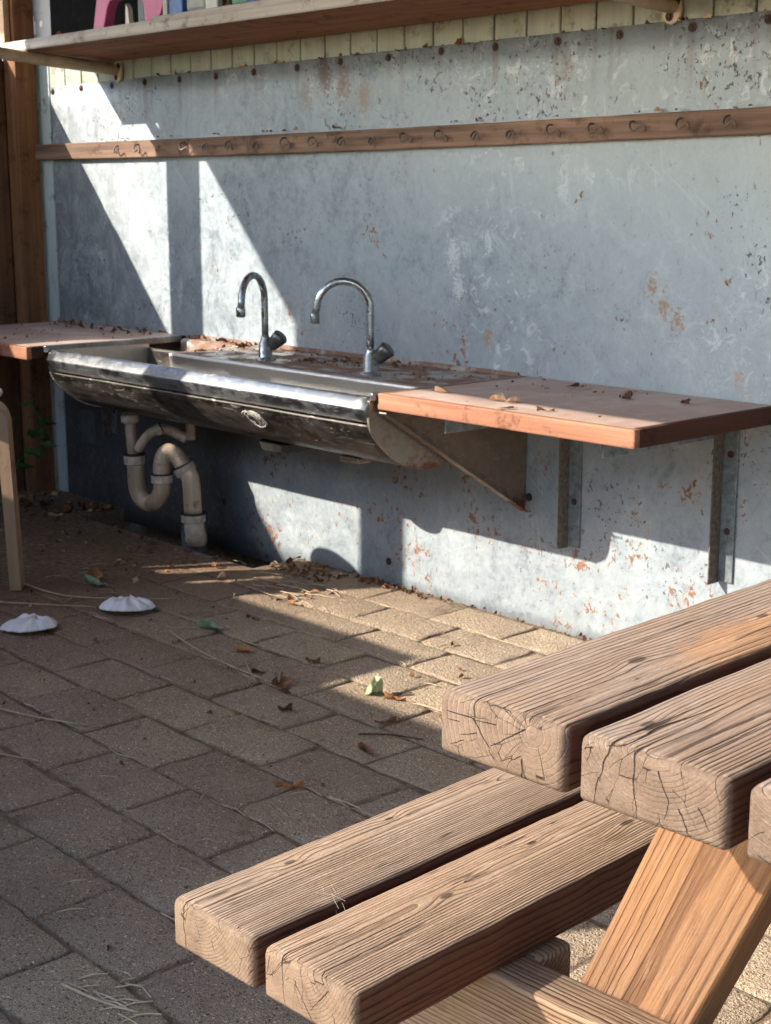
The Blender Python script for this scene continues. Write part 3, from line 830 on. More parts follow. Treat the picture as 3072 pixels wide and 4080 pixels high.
# ------------------------------------------------------------------ hook rail
rail = empty('hook_rail', (-3.0, YW, 1.17))
tag(rail, 'long weathered wooden rail with metal hooks screwed across the metal wall', 'rail')
def rl(o):
    o.parent = rail; o.matrix_parent_inverse = Matrix.Translation((3.0, -YW, -1.17)); return o
V, Fc = [], []
ns = 46
for i in range(ns + 1):
    x = -4.755 + (4.755 - .9) * i / ns
    sag = -.006 * math.sin(math.pi * (x + 4.755) / 3.0) if x < -1.755 else 0
    zt = 1.219 + sag + .0012 * mnoise.noise(Vector((x * 9, 0, 0))); zb = 1.166 + sag + .0012 * mnoise.noise(Vector((x * 9, 5, 0)))
    yf = YW - .026; yb = YW - .002
    V += [(x, yb, zb), (x, yf + .003, zb), (x, yf, zb + .003), (x, yf, zt - .003), (x, yf + .003, zt), (x, yb, zt)]
for i in range(ns):
    for k in range(6):
        k2 = (k + 1) % 6
        Fc.append((i * 6 + k, i * 6 + k2, (i + 1) * 6 + k2, (i + 1) * 6 + k))
Fc.append(tuple(range(6))); Fc.append(tuple(ns * 6 + k for k in range(6)))
rl(link('board', pydata('board', V, Fc), M['rail']))
hv, hf = tube_geo(smooth_path([(-.016, .010, .006), (-.016, -.002, .008), (-.017, -.012, .004), (-.014, -.018, -.006), (-.006, -.019, -.010), (.002, -.018, -.004), (.009, -.018, .001), (.015, -.019, -.004), (.016, -.018, -.011)], 4), .0021, 6)
hm = pydata('hook', hv, hf); hm.materials.append(M['hook'])
for p in hm.polygons: p.use_smooth = True
hx = [-4.139, -4.019, -3.899, -3.771, -3.656, -3.537, -3.411, -3.285, -3.164, -3.035, -2.912, -2.795, -2.671, -2.547, -2.425, -2.303, -2.178, -2.060, -1.939, -1.815, -1.69]
for x in hx:
    sag = -.006 * math.sin(math.pi * (x + 4.755) / 3.0) if x < -1.755 else 0
    rl(link('hook', hm, None, None, (x + R.uniform(-.004, .004), YW - .026, 1.194 + sag), (0, R.uniform(-.35, .25), R.uniform(-.4, .4)))).scale = (1.15, 1.1, 1.15)

# ------------------------------------------------------------------ shelf with brackets and painted shapes
shelf = empty('wall_shelf', (-3.0, 2.5, 1.47))
tag(shelf, 'weathered plank shelf on cream metal brackets above the hook rail', 'shelf')
def sh(o):
    o.parent = shelf; o.matrix_parent_inverse = Matrix.Translation((3.0, -2.5, -1.47)); return o
def shelf_plank(x0, x1, yf, yb, zf, zb, th, name, mat):
    V, Fc = [], []
    n = 40
    for i in range(n + 1):
        x = x0 + (x1 - x0) * i / n
        w = .0022 * mnoise.noise(Vector((x * 5, 1, 0))); w2 = .002 * mnoise.noise(Vector((x * 7, 4, 0)))
        tilt = -.010 * (x + 4.36) / 2.0
        V += [(x, yb, zb), (x, yf + .004 + w, zf + tilt), (x, yf + w, zf + tilt + .004), (x, yf + w2, zf + tilt + th - .004), (x, yf + .004 + w2, zf + tilt + th), (x, yb, zb + th)]
    for i in range(n):
        for k in range(6):
            k2 = (k + 1) % 6
            Fc.append((i * 6 + k, i * 6 + k2, (i + 1) * 6 + k2, (i + 1) * 6 + k))
    Fc.append(tuple(range(6))); Fc.append(tuple(n * 6 + k for k in range(6)))
    return sh(link(name, pydata(name, V, Fc), mat))
shelf_plank(-4.36, -1.6, 2.319, YW - .014, 1.480, 1.463, .027, 'plank', M['shelf'])
shelf_plank(-4.362, -1.6, 2.311, 2.3185, 1.4775, 1.4795, .0275, 'front_edge', M['shelfgrey'])
shelf_plank(-3.49, -1.8, 2.322, 2.40, 1.5090, 1.5055, .012, 'lip_board', M['shelfgrey'])
def shelf_bracket(x):
    V, Fc = tube_geo([(x, YW - .004, 1.438), (x, 2.40, 1.452), (x, 2.26, 1.461), (x, 2.20, 1.468), (x, 2.17, 1.482)], [.019, .019, .018, .016, .011], 8)
    b = sh(link('bracket', pydata('bracket', V, Fc), M['cream'], smooth=True))
    p = extrude_poly('wall_plate', [(x + .026 * math.cos(a * .5236), 1.430 + .032 * math.sin(a * .5236)) for a in range(12)], 'y', YW - .010, YW - .001, M['cream'], bev=.002)
    p.parent = b
    s = link('bolt', sm, None, b, (x + .012, YW - .010, 1.446)); s.scale = (1.1, 1.6, 1.1)
    s = link('bolt', sm, None, b, (x - .004, YW - .010, 1.415))
shelf_bracket(-4.178)
shelf_bracket(-2.005)

ZS = 1.509
pk = empty('letter_shape', (-3.66, 2.37, ZS))
tag(pk, 'pink cut-out wooden arch shape standing at the dark end of the shelf', 'toy')
poly = [(-.185, 0), (-.128, 0), (-.105, .055), (-.090, .072), (-.050, .078), (.030, .078), (.062, .068), (.082, .045), (.086, .0), (.150, 0), (.170, .03), (.184, .075), (.178, .125), (.150, .170), (.080, .200), (-.060, .200), (-.120, .180), (-.150, .120)]
o = extrude_poly('body', poly, 'y', -.016, .016, M['pink'], pk, bev=.003)
gy = tag(box('grey_block', -3.755, -3.600, 2.45, 2.475, ZS - .008, 1.69, M['greyobj'], bev=.003), 'grey painted panel seen through the pink arch on the shelf', 'toy')
wp = tag(extrude_poly('white_peg', [(-3.722, ZS - .003), (-3.700, ZS - .003), (-3.706, 1.56), (-3.717, 1.575)], 'y', 2.385, 2.40, M['white']), 'slim white pointed peg standing inside the pink arch', 'toy')
def shelf_piece(name, poly, y0, y1, mat, label, bev=.003):
    o = extrude_poly(name, poly, 'y', y0, y1, mat, bev=bev)
    return tag(o, label, 'toy', 'painted shapes on the shelf')
zl = 1.5150
shelf_piece('grey_wedge', [(-3.475, zl), (-3.452, zl), (-3.448, 1.70), (-3.470, 1.70)], 2.345, 2.362, M['greyobj'], 'narrow dark grey slat between the pink arch and blue block on the shelf')
shelf_piece('blue_block', [(-3.448, zl), (-3.386, zl), (-3.380, 1.70), (-3.444, 1.70)], 2.348, 2.378, M['blue'], 'scuffed blue wooden block beside the pink arch on the shelf')
shelf_piece('grey_tube', [(-3.378, 1.516), (-3.285, 1.516), (-3.285, 1.70), (-3.378, 1.70)], 2.352, 2.395, M['greyobj'], 'smooth grey panel standing on the shelf right of the blue block', .012)
shelf_piece('pale_board', [(-3.281, 1.516), (-3.228, 1.516), (-3.226, 1.70), (-3.279, 1.70)], 2.348, 2.366, M['paleobj'], 'pale blue board with a small hole on the shelf')
gs = empty('painted_globe', (-3.10, 2.36, 1.516))
tag(gs, 'round board painted blue and green at the bright end of the shelf', 'toy', 'painted shapes on the shelf')
disc = [(.125 * math.cos(a * math.pi / 12 + math.pi), .105 + .115 * math.sin(a * math.pi / 12 + math.pi)) for a in range(24)]
extrude_poly('disc', [(x, max(0, z)) for x, z in disc], 'y', 0, .018, M['blue'], gs)
extrude_poly('green_patch', [(-.075, .008), (-.02, .006), (.015, .02), (.0, .05), (-.05, .06), (-.08, .04)], 'y', -.0035, -.0005, M['green'], gs)
extrude_poly('sky_patch', [(-.012, .028), (.03, .012), (.062, .03), (.055, .07), (.01, .08), (-.02, .055)], 'y', -.007, -.004, M['lightblue'], gs)
extrude_poly('green_patch', [(.05, .012), (.085, .02), (.10, .05), (.07, .045)], 'y', -.0035, -.0005, M['green'], gs)

# ------------------------------------------------------------------ trough sink
SX0, SX1 = -3.818, -2.424
sink = empty('trough_sink', ((SX0 + SX1) / 2, 2.4, .42))
tag(sink, 'long stained stainless steel trough sink with two taps fixed to the wall', 'sink')
SPI = Matrix.Translation((-(SX0 + SX1) / 2, -2.4, -.42))
def sk(o, par=None):
    o.parent = par or sink
    o.matrix_parent_inverse = SPI
    return o
def sweep_x(name, prof, x0, x1, mat, n=24, close=False, smooth=True, wob=.0):
    V, Fc = [], []
    m = len(prof)
    for i in range(n + 1):
        x = x0 + (x1 - x0) * i / n
        for (y, z) in prof:
            w = wob * mnoise.noise(Vector((x * 4, y * 8, z * 8)))
            V.append((x, y + w, z + w))
    for i in range(n):
        for k in range(m if close else m - 1):
            k2 = (k + 1) % m
            Fc.append((i * m + k, i * m + k2, (i + 1) * m + k2, (i + 1) * m + k))
    if close:
        Fc.append(tuple(range(m))); Fc.append(tuple(n * m + k for k in range(m)))
    me = bpy.data.meshes.new(name); me.from_pydata(V, [], Fc); me.update()
    bm = bmesh.new(); bm.from_mesh(me); bmesh.ops.recalc_face_normals(bm, faces=bm.faces); bm.to_mesh(me); bm.free()
    o = link(name, me, mat)
    if smooth:
        for p in me.polygons: p.use_smooth = len(p.vertices) == 4
    return o
bowl_ctrl = [(2.150, .541), (2.163, .516), (2.196, .482), (2.235, .453), (2.287, .431), (2.335, .424), (2.395, .434), (2.445, .462), (2.482, .515), (2.490, .590)]
bowl = [(p.x, p.y) for p in smooth_path([(a, b, 0) for a, b in bowl_ctrl], 4)]
inner = [(y + .004 if y < 2.335 else y - .004, z + .005) for y, z in reversed(bowl)]
sk(sweep_x('bowl', bowl + [(2.484, .592)] + inner[1:-1] + [(2.158, .540)], SX0, SX1, M['steel'], 40, True, True, .0012))
rimp = [(2.150, .5365), (2.138, .548), (2.134, .556), (2.134, .572), (2.137, .579), (2.143, .585), (2.157, .606), (2.162, .611), (2.168, .612), (2.174, .609), (2.177, .600), (2.181, .552), (2.176, .550), (2.172, .598), (2.160, .600), (2.146, .578), (2.141, .570), (2.141, .558), (2.153, .5395)]
# front rim: lower lip, bright upper slope, rolled inner edge
rim = [(2.158, .5445), (2.1555, .5475), (2.153, .5500), (2.1390, .5745), (2.1376, .5780), (2.1384, .5812), (2.1535, .6015), (2.157, .6050), (2.162, .6065), (2.167, .605), (2.170, .600), (2.180, .540), (2.174, .539), (2.165, .596), (2.160, .599), (2.1465, .5815), (2.1450, .578), (2.159, .5515)]
sk(sweep_x('front_rim', rim, SX0 - .006, SX1 + .004, M['steelrim'], 30, True, False, .0004))
for p in bpy.data.objects['front_rim'].data.polygons: p.use_smooth = len(p.vertices) == 4
# inside of the basin: narrow under the tap ledge, full depth at the far end
XD = -3.485
basin = [(2.178, .545), (2.205, .480), (2.25, .455), (2.30, .450), (2.335, .462), (2.350, .500), (2.339, .600), (2.339, .6085), (2.346, .6110)]
sk(sweep_x('basin_inside', basin, XD, SX1 - .006, M['steelin'], 30))
sk(sweep_x('basin_inside', basin[:4] + [(2.45, .452), (2.56, .470), (2.600, .520), (2.604, .604), (2.612, .6110)], SX0 + .006, XD - .003, M['deck'], 12))
sk(extrude_poly('ledge_end', [(2.341, .6105), (2.352, .500), (2.337, .452), (2.61, .452), (2.61, .6105)], 'x', XD - .0025, XD + .001, M['steelin']))
sk(box('tap_deck', XD + .0012, SX1 - .002, 2.3465, YW - .003, .592, .6115, M['deck'], bev=.003))
sk(box('back_rim', SX0 + .004, XD + .001, 2.6125, YW - .003, .594, .6112, M['deck'], bev=.002))
sk(box('upstand', SX0 + .012, SX1 - .002, YW - .008, YW - .0035, .6117, .622, M['deck']))
for nm, x0, x1, mt in (('end_panel', SX0 - .008, SX0 + .002, M['steelin']), ('end_panel', SX1 - .002, SX1 + .0055, M['steelend'])):
    prof = [(2.150, .600), (2.146, .573)] + bowl + [(2.490, .603), (2.18, .607)]
    sk(extrude_poly(nm, [(y, z - .001) for y, z in prof], 'x', x0, x1, mt))
sk(box('end_rim', SX1 + .0058, SX1 + .0150, 2.150, YW - .004, .598, .6165, M['steelrim'], bev=.003))
sk(box('end_rim', SX0 - .022, SX0 - .0085, 2.140, YW - .03, .598, .6185, M['steelrim'], bev=.003))
# triangular support plate with its folded edge
GX = -2.398
sk(extrude_poly('gusset', [(2.160, .572), (YW - .004, .572), (YW - .004, .285), (YW - .020, .285)], 'x', GX - .0015, GX + .0015, M['gusset']))
gv = [(2.158, .573), (YW - .020, .284)]
dd = Vector((gv[1][0] - gv[0][0], gv[1][1] - gv[0][1])).normalized()
nn = Vector((dd.y, -dd.x)) * .003
fl = [(gv[0][0], gv[0][1]), (gv[1][0], gv[1][1]), (gv[1][0] - nn.x, gv[1][1] - nn.y), (gv[0][0] - nn.x, gv[0][1] - nn.y)]
sk(extrude_poly('gusset_flange', fl, 'x', GX + .0015, GX + .024, M['gusset']))
sk(box('gusset_foot', GX - .03, GX - .0018, YW - .0045, YW - .001, .30, .565, M['gusset']))
sk(link('gusset_bolt', sm, M['screw'], None, (GX + .012, YW - .002, .318)))
# pale scrubbed ring on the front of the bowl (dried scouring marks, a hair proud of the steel)
rgs = random.Random(33)
RV, RF = [], []
def bowl_at(x, s):
    k = s * (len(bowl) - 1); i = int(k); f_ = k - i
    y = bowl[i][0] + (bowl[i + 1][0] - bowl[i][0]) * f_; z = bowl[i][1] + (bowl[i + 1][1] - bowl[i][1]) * f_
    return Vector((x, y - .0016, z - .0016))
for q in range(11):
    rx, rs = rgs.uniform(.020, .040), rgs.uniform(.045, .085); cx, cs = -2.865 + rgs.uniform(-.012, .012), .135 + rgs.uniform(-.015, .015)
    a0, da = rgs.uniform(0, 6.3), rgs.uniform(1.2, 4.0)
    pts_ = [bowl_at(cx + rx * math.cos(a0 + da * t / 9), min(.24, max(.02, cs + rs * math.sin(a0 + da * t / 9)))) for t in range(10)]
    v_, f_ = tube_geo(pts_, rgs.uniform(.0008, .0017), 4)
    b_ = len(RV); RV += v_; RF += [tuple(b_ + k for k in ff) for ff in f_]
sk(link('scuff_mark', pydata('scuff_mark', RV, RF), M['scuff']))
# waste boss and stains under the bowl
sk(link('drain_boss', pydata('drain_boss', *tube_geo([(-2.95, 2.34, .424), (-2.95, 2.34, .405)], [.075, .068], 20)), M['rubber']))
sk(box('mounting_clip', -2.70, -2.63, 2.30, 2.345, .409, .423, M['gusset'], bev=.003))

Rv = Vector((math.sin(AZ), math.cos(AZ), 0)); Fh = Vector((-math.cos(AZ), math.sin(AZ), 0))
def tap(x, y, swing, label):
    base = Vector((x, y, .6115))
    prof = [(0.0, .027), (.003, .027), (.006, .021), (.010, .0185), (.046, .0175), (.052, .013), (.060, .0125), (.066, .0108)]
    V, Fc = tube_geo([base + Vector((0, 0, h)) for h, r in prof], [r for h, r in prof], 16)
    t = sk(link('tap', pydata('tap', V, Fc), M['chrome'], smooth=True))
    t['label'] = label
    d = Vector((math.cos(swing), math.sin(swing), 0))
    pts = [(0, .060), (0, .10), (0, .155)]
    r = .066
    for a in range(0, 181, 15):
        pts.append((r - r * math.cos(math.radians(a)), .163 + r * math.sin(math.radians(a))))
    pts.append((2 * r + .004, .150))
    P = [base + d * s + Vector((0, 0, h)) for s, h in pts]
    sp = tube('spout', P, .0093, M['chrome'], None, 12); sp.parent = t
    tip = base + d * (2 * r + .005)
    V, Fc = tube_geo([tip + Vector((0, 0, h)) for h in (.152, .149, .128, .125)], [.0105, .0122, .0122, .010], 14)
    a = link('aerator', pydata('aerator', V, Fc), M['chrome'], smooth=True); a.parent = t
    # angled valve and knob, on the camera's right
    hd = (Rv * .80 - Fh * .25 + Vector((0, 0, .75))).normalized()
    s0 = base + Vector((0, 0, .024))
    V, Fc = tube_geo([s0, s0 + hd * .022], [.0125, .0115], 12)
    vb = link('valve', pydata('valve', V, Fc), M['chrome'], smooth=True); vb.parent = t
    V, Fc = [], []
    u = hd.cross(Vector((0, 0, 1))).normalized(); w = hd.cross(u)
    prof = [(.020, .013), (.024, .0175), (.050, .0215), (.062, .0230), (.065, .0200), (.0645, .004)]
    for (s, rr) in prof:
        for k in range(18):
            a_ = 2 * math.pi * k / 18
            f = 1.0 - .13 * (0.5 + 0.5 * math.cos(3 * a_)) if rr > .01 else 1.0
            V.append(s0 + hd * s + (u * math.cos(a_) + w * math.sin(a_)) * rr * f)
    m = 18
    for j in range(len(prof) - 1):
        for k in range(m): Fc.append((j * m + k, j * m + (k + 1) % m, (j + 1) * m + (k + 1) % m, (j + 1) * m + k))
    Fc.append(tuple(range(m))); Fc.append(tuple((len(prof) - 1) * m + k for k in range(m)))
    kb = link('knob', pydata('knob', V, Fc), M['knob'], smooth=True); kb.parent = t
    return t
ang = lambda v: math.atan2(v.y, v.x)
tap(-2.704, 2.407, ang(-Rv + Fh * .05), 'swan neck tap with a wide arch nearer the worktop')
tap(-3.140, 2.417, ang(-Rv * .38 - Fh * .93), 'swan neck tap turned towards the viewer, farther from the worktop')

# ------------------------------------------------------------------ waste trap under the sink
trap = empty('waste_trap', (-3.684, 2.545, 0))
tag(trap, 'stained beige plastic waste trap bent into an S under the sink', 'pipe')
TPI = Matrix.Translation((3.684, -2.545, 0))
def tp(o):
    o.parent = trap; o.matrix_parent_inverse = TPI; return o
tp(tube('tailpipe', [(-3.798, 2.40, .440), (-3.793, 2.40, .33), (-3.782, 2.40, .25)], [.0190, .0175, .0168], M['pvc'], None, 16))
tp(tube('collar', [(-3.797, 2.40, .398), (-3.797, 2.40, .392), (-3.796, 2.40, .374), (-3.796, 2.40, .369)], [.022, .0275, .0275, .022], M['pvcwhite'], None, 16))
def nut(c, d, r, h, nm='slip_nut'):
    c = Vector(c); d = Vector(d).normalized()
    V, Fc = tube_geo([c - d * h / 2, c - d * h / 2 * .85, c + d * h / 2 * .85, c + d * h / 2], [r * .93, r, r, r * .93], 10)
    o = tp(link(nm, pydata(nm, V, Fc), M['pvcwhite']))
    V, Fc = tube_geo([c + d * (h / 2 + .0002), c + d * (h / 2 + .004)], [r * 1.03, r * 1.03], 16)
    s = link('seal_ring', pydata('seal_ring', V, Fc), M['rubber']); s.parent = trap; s.matrix_parent_inverse = TPI
nut((-3.780, 2.40, .259), (0, 0, 1), .0330, .027)
tp(tube('u_bend', smooth_path([(-3.776, 2.40, .247), (-3.780, 2.404, .195), (-3.778, 2.408, .158), (-3.763, 2.413, .136), (-3.737, 2.420, .126), (-3.707, 2.428, .140), (-3.688, 2.434, .170), (-3.686, 2.435, .206)], 5), .0262, M['pvc'], None, 18))
nut((-3.686, 2.435, .208), (0, 0, 1), .0330, .026)
tp(tube('upper_bend', smooth_path([(-3.685, 2.435, .208), (-3.683, 2.435, .255), (-3.676, 2.443, .283), (-3.664, 2.457, .290), (-3.650, 2.475, .268), (-3.640, 2.484, .243)], 5), .0262, M['pvc'], None, 18))
nut((-3.637, 2.486, .238), (-.25, -.35, .8), .0340, .028)
tp(tube('downpipe', smooth_path([(-3.640, 2.484, .243), (-3.622, 2.490, .220), (-3.613, 2.491, .195), (-3.609, 2.492, .106)], 5), .0272, M['pvc'], None, 18))
nut((-3.608, 2.492, .091), (0, 0, 1), .0380, .024)
tp(tube('elbow', smooth_path([(-3.607, 2.492, .080), (-3.605, 2.494, .048), (-3.612, 2.504, .028), (-3.630, 2.518, .016), (-3.66, 2.53, .012)], 5), [.0305] * 21, M['pvcwhite'], None, 18))
tp(tube('floor_pipe', [(-3.684, 2.545, -.20), (-3.684, 2.545, .052), (-3.684, 2.545, .056)], [.040, .040, .035], M['pvcgrey'], None, 20))
tp(tube('side_branch', smooth_path([(-3.765, 2.405, .290), (-3.748, 2.412, .316), (-3.732, 2.430, .343), (-3.716, 2.452, .354)], 4), .0150, M['pvc'], None, 14))
nut((-3.720, 2.450, .352), (.4, .6, .35), .0185, .018, 'branch_nut')
tp(tube('overflow_pipe', smooth_path([(-3.718, 2.452, .353), (-3.704, 2.475, .350), (-3.682, 2.500, .335), (-3.666, 2.515, .324)], 4), .0165, M['pvc'], None, 14))
tp(box('pipe_clip', -3.655, -3.638, 2.505, 2.528, .322, .385, M['pvc'], bev=.002))

# ------------------------------------------------------------------ worktops
def worktop(name, x0, x1, yf, z1, th, label, angle=0.0):
    w = empty(name, ((x0 + x1) / 2, 2.4, z1 - th)); tag(w, label, 'worktop')
    inv = Matrix.Translation((-(x0 + x1) / 2, -2.4, -(z1 - th)))
    def pr(o): o.parent = w; o.matrix_parent_inverse = inv; return o
    pr(box('top', x0 + .0185, x1 - .0185, yf + .0185, YW - .004, z1 - th, z1 - .0005, M['laminate'], bev=.0015))
    pr(box('front_edge', x0, x1, yf, yf + .018, z1 - th - .0015, z1, M['edge'], bev=.004))
    pr(box('end_edge', x1 - .018, x1, yf + .0184, YW - .004, z1 - th - .001, z1 - .0002, M['edge_shaded'], bev=.003))
    pr(box('end_edge', x0, x0 + .018, yf + .0184, YW - .004, z1 - th - .001, z1 - .0002, M['edge'], bev=.003))
    return w, pr
wt, pr = worktop('worktop', -2.4085, -1.690, 2.163, .6165, .036, 'pinkish worktop with an orange wooden edge right of the sink')
def l_bracket(pr, x, zb, arm):
    pr(box('bracket', x, x + .0035, YW - .040, YW - .002, zb, .578, M['galvdark'], bev=.0012))
    pr(box('bracket_flange', x + .0037, x + .040, YW - .006, YW - .002, zb + .004, .578, M['galv'], bev=.0012))
    pr(box('bracket_arm', x - .006, x - .0003, arm, YW - .006, .535, .5785, M['galv'], bev=.0015))
    pr(box('bracket_arm_flange', x - .042, x - .0063, arm + .004, YW - .006, .5745, .5785, M['galv'], bev=.001))
    s = link('bolt', sm, M['screw'], None, (x + .022, YW - .006, .50)); pr(s); s.scale = (.8, 1, .8)
    s = link('bolt', sm, M['screw'], None, (x + .022, YW - .006, .33)); pr(s); s.scale = (.8, 1, .8)
l_bracket(pr, -2.260, .214, 2.232)
l_bracket(pr, -1.826, .212, 2.240)
wt2, pr2 = worktop('worktop', -4.60, -3.842, 2.088, .6165, .036, 'dirty brown worktop covered with leaf crumbs left of the sink')
l_bracket(pr2, -4.30, .25, 2.30)

# ------------------------------------------------------------------ stool at the edge of the frame
stool = empty('stool', (-3.62, 1.76, 0))
tag(stool, 'small beige wooden stool cut off by the edge of the picture', 'stool')
def seat_mesh():
    prof = [(.0, .0), (.100, .0), (.112, .004), (.116, .012), (.113, .021), (.104, .026), (0, .027)]
    V, Fc = [], []
    for r, z in prof:
        for k in range(28):
            a = 2 * math.pi * k / 28
            V.append((max(r, .001) * math.cos(a), max(r, .001) * math.sin(a), .520 + z))
    for j in range(len(prof) - 1):
        for k in range(28): Fc.append((j * 28 + k, j * 28 + (k + 1) % 28, (j + 1) * 28 + (k + 1) % 28, (j + 1) * 28 + k))
    return pydata('seat', V, Fc)
link('seat', seat_mesh(), M['stoolseat'], stool, smooth=True)
def board_leg(dx, dy):
    # bent board: outwards from under the seat, then down
    path = smooth_path([(dx * .35, dy * .35, .505), (dx * .75, dy * .75, .500), (dx * .97, dy * .97, .470), (dx * 1.0, dy * 1.0, .40), (dx * 1.10, dy * 1.10, 0.0)], 4)
    V, Fc = [], []
    dirv = Vector((dx, dy, 0)).normalized(); side = Vector((-dirv.y, dirv.x, 0))
    n = len(path)
    for i, p in enumerate(path):
        t = (path[min(i + 1, n - 1)] - path[max(i - 1, 0)]).normalized()
        nrm = side.cross(t).normalized()
        for a, b in ((-1, -1), (1, -1), (1, 1), (-1, 1)):
            V.append(p + side * .028 * a + nrm * .015 * b)
    for i in range(n - 1):
        for k in range(4): Fc.append((i * 4 + k, i * 4 + (k + 1) % 4, (i + 1) * 4 + (k + 1) % 4, (i + 1) * 4 + k))
    Fc.append((0, 1, 2, 3)); Fc.append(tuple((n - 1) * 4 + k for k in range(4)))
    return pydata('leg', V, Fc)
for a in (50, 140, 230, 320):
    link('leg', board_leg(.118 * math.cos(math.radians(a)), .118 * math.sin(math.radians(a))), M['stool'], stool)

# ------------------------------------------------------------------ picnic table
AL = 0.0455
TO = Vector((-.6715, .6581, 0)); UV = Vector((-math.sin(AL), math.cos(AL), 0)); VV = Vector((math.cos(AL), math.sin(AL), 0))
PW, PT, GAP = .1067, .045, .0115
table = empty('picnic_table', TO, AL)
tag(table, 'weathered wooden picnic table with built-in plank bench in the foreground', 'picnic table')
def plank_mesh(name, w, t, L, rad=.008, seed=0, endrad=.0075):
    prof = []
    rs = (rad * .6, rad * .5, rad, rad)          # bottom corners sharper than top
    for (cx, cz, a0, r) in ((w, -t, -90, rs[0]), (w, 0, 0, rs[2]), (0, 0, 90, rs[3]), (0, -t, 180, rs[1])):
        for k in range(5):
            a = math.radians(a0 + 90 * k / 4)
            px = cx + (-r if cx > 0 else r) + r * math.cos(a)
            pz = cz + (r if cz < 0 else -r) + r * math.sin(a)
            prof.append((px, pz))
    m = len(prof)
    st = [(0.0, endrad), (.0014, endrad * .45), (.0040, endrad * .12), (.0085, 0)]
    y = .035
    while y < L - .03:
        st.append((y, 0)); y += .015
    st += [(L - .0085, 0), (L - .003, endrad * .2), (L, endrad)]
    V, Fc = [], []
    for (yy, ins) in st:
        for k, (px, pz) in enumerate(prof):
            sx = (px - w / 2) * (1 - ins / (w / 2)) + w / 2
            sz = (pz + t / 2) * (1 - ins / (t / 2)) - t / 2
            nx = .0014 * mnoise.noise(Vector((px * 30, yy * 14, seed * 7.3))) + .0009 * mnoise.noise(Vector((px * 60, yy * 45, seed * 3.3)))
            nz = .0011 * mnoise.noise(Vector((pz * 40 + 9, yy * 9, seed * 5.1 + px * 20))) + .0005 * mnoise.noise(Vector((px * 80, yy * 50, seed * 2.3)))
            V.append((sx + nx, yy, sz + nz))
    n = len(st)
    for i in range(n - 1):
        for k in range(m):
            Fc.append((i * m + k, i * m + (k + 1) % m, (i + 1) * m + (k + 1) % m, (i + 1) * m + k))
    # domed end caps with a middle ring
    for base, sgn in ((0, 1), ((n - 1) * m, -1)):
        c0 = len(V)
        yv = st[0][0] - .0006 if base == 0 else st[-1][0] + .0006
        for k in range(m):
            px, _, pz = V[base + k]
            V.append(((px - w / 2) * .6 + w / 2, yv, (pz + t / 2) * .6 - t / 2))
        cc = len(V); V.append((w / 2, yv, -t / 2))
        for k in range(m):
            k2 = (k + 1) % m
            Fc.append((base + k, base + k2, c0 + k2, c0 + k)); Fc.append((c0 + k, c0 + k2, cc))
    me = pydata(name, V, Fc)
    for p in me.polygons: p.use_smooth = p.index < (n - 1) * m
    return me
TAN = (0.31, 0.205, 0.135); TAN2 = (0.375, 0.25, 0.16); LATE = (0.075, 0.036, 0.019)
ZT, ZB = .7181, .4573
TOP_SPLITS = [
    [(.033, .001, .033, -.013, .0011, .16), (.033, -.013, .046, -.029, .0010, .03), (.030, -.0125, .008, -.0135, .0007, .02), (.053, -.012, .034, -.0135, .0005, .02), (.076, -.009, .048, -.0275, .0008, .02), (.073, -.046, .074, -.030, .0010, .03),
     (.036, -.022, .020, -.027, .0005, .02), (.052, -.036, .046, -.031, .0005, .02), (.092, -.034, .087, -.018, .0004, .02), (.020, -.018, .008, -.019, .0004, .02), (.024, -.030, .012, -.036, .0004, .02)],
    [(.025, .001, .018, -.026, .0011, .20), (.017, -.024, .013, -.042, .0007, .03), (.042, .001, .045, -.046, .0009, .06), (.060, -.008, .068, -.026, .0008, .02), (.075, -.027, .084, -.044, .0007, .02), (.011, -.006, .008, -.016, .0005, .02), (.068, -.027, .066, -.036, .0005, .02), (.088, -.022, .096, -.034, .0005, .02), (.054, -.009, .052, -.016, .0004, .02)],
    [(.020, .001, .018, -.03, .0009, .10)],
]
BENCH_SPLITS = [
    [(.017, .001, .019, -.046, .0009, .05), (.034, -.012, .040, -.024, .0004, .02), (.054, -.020, .060, -.030, .0004, .02)],
    [(.024, .001, .028, -.046, .0009, .06), (.040, -.014, .064, -.047, .0006, .02), (.078, -.008, .058, -.032, .0008, .02), (.009, -.006, .006, -.022, .0005, .02)],
]
top_specs = [
    ((.082, -.010), .0048, TAN, LATE, (.315, .238, .185), .75, 1.1, [(.058, .145, 0, .014, -.006), (.060, .31, 0, .010, .004)], .95, [(.092, .27, 0, .05, (.42, .235, .125))]),
    ((.055, .022), .0033, TAN, LATE, (.31, .24, .19), .85, 2.2, [(.020, .045, 0, .010, .004)], .95, []),
    ((.030, .035), .0046, TAN, LATE, (.30, .232, .182), .8, 3.7, [], .8, []),
    ((.050, .020), .0050, TAN, LATE, (.30, .232, .182), .7, 4.4, [], .7, []),
    ((.080, .030), .0044, TAN, LATE, (.30, .232, .182), .7, 5.2, [], .7, []),
    ((.040, .025), .0048, TAN, LATE, (.30, .232, .182), .7, 6.9, [], .7, []),
]
for i, (pith, spc, e, l, g, ga, sd, kn, ck, fr) in enumerate(top_specs):
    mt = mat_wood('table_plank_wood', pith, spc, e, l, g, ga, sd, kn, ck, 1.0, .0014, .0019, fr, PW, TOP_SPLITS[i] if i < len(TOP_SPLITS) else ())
    link('top_plank', plank_mesh('top_plank', PW, PT, 1.72, .0058, i, .0050), mt, table, (i * (PW + GAP), R.uniform(-.002, .002) if i else 0, ZT))
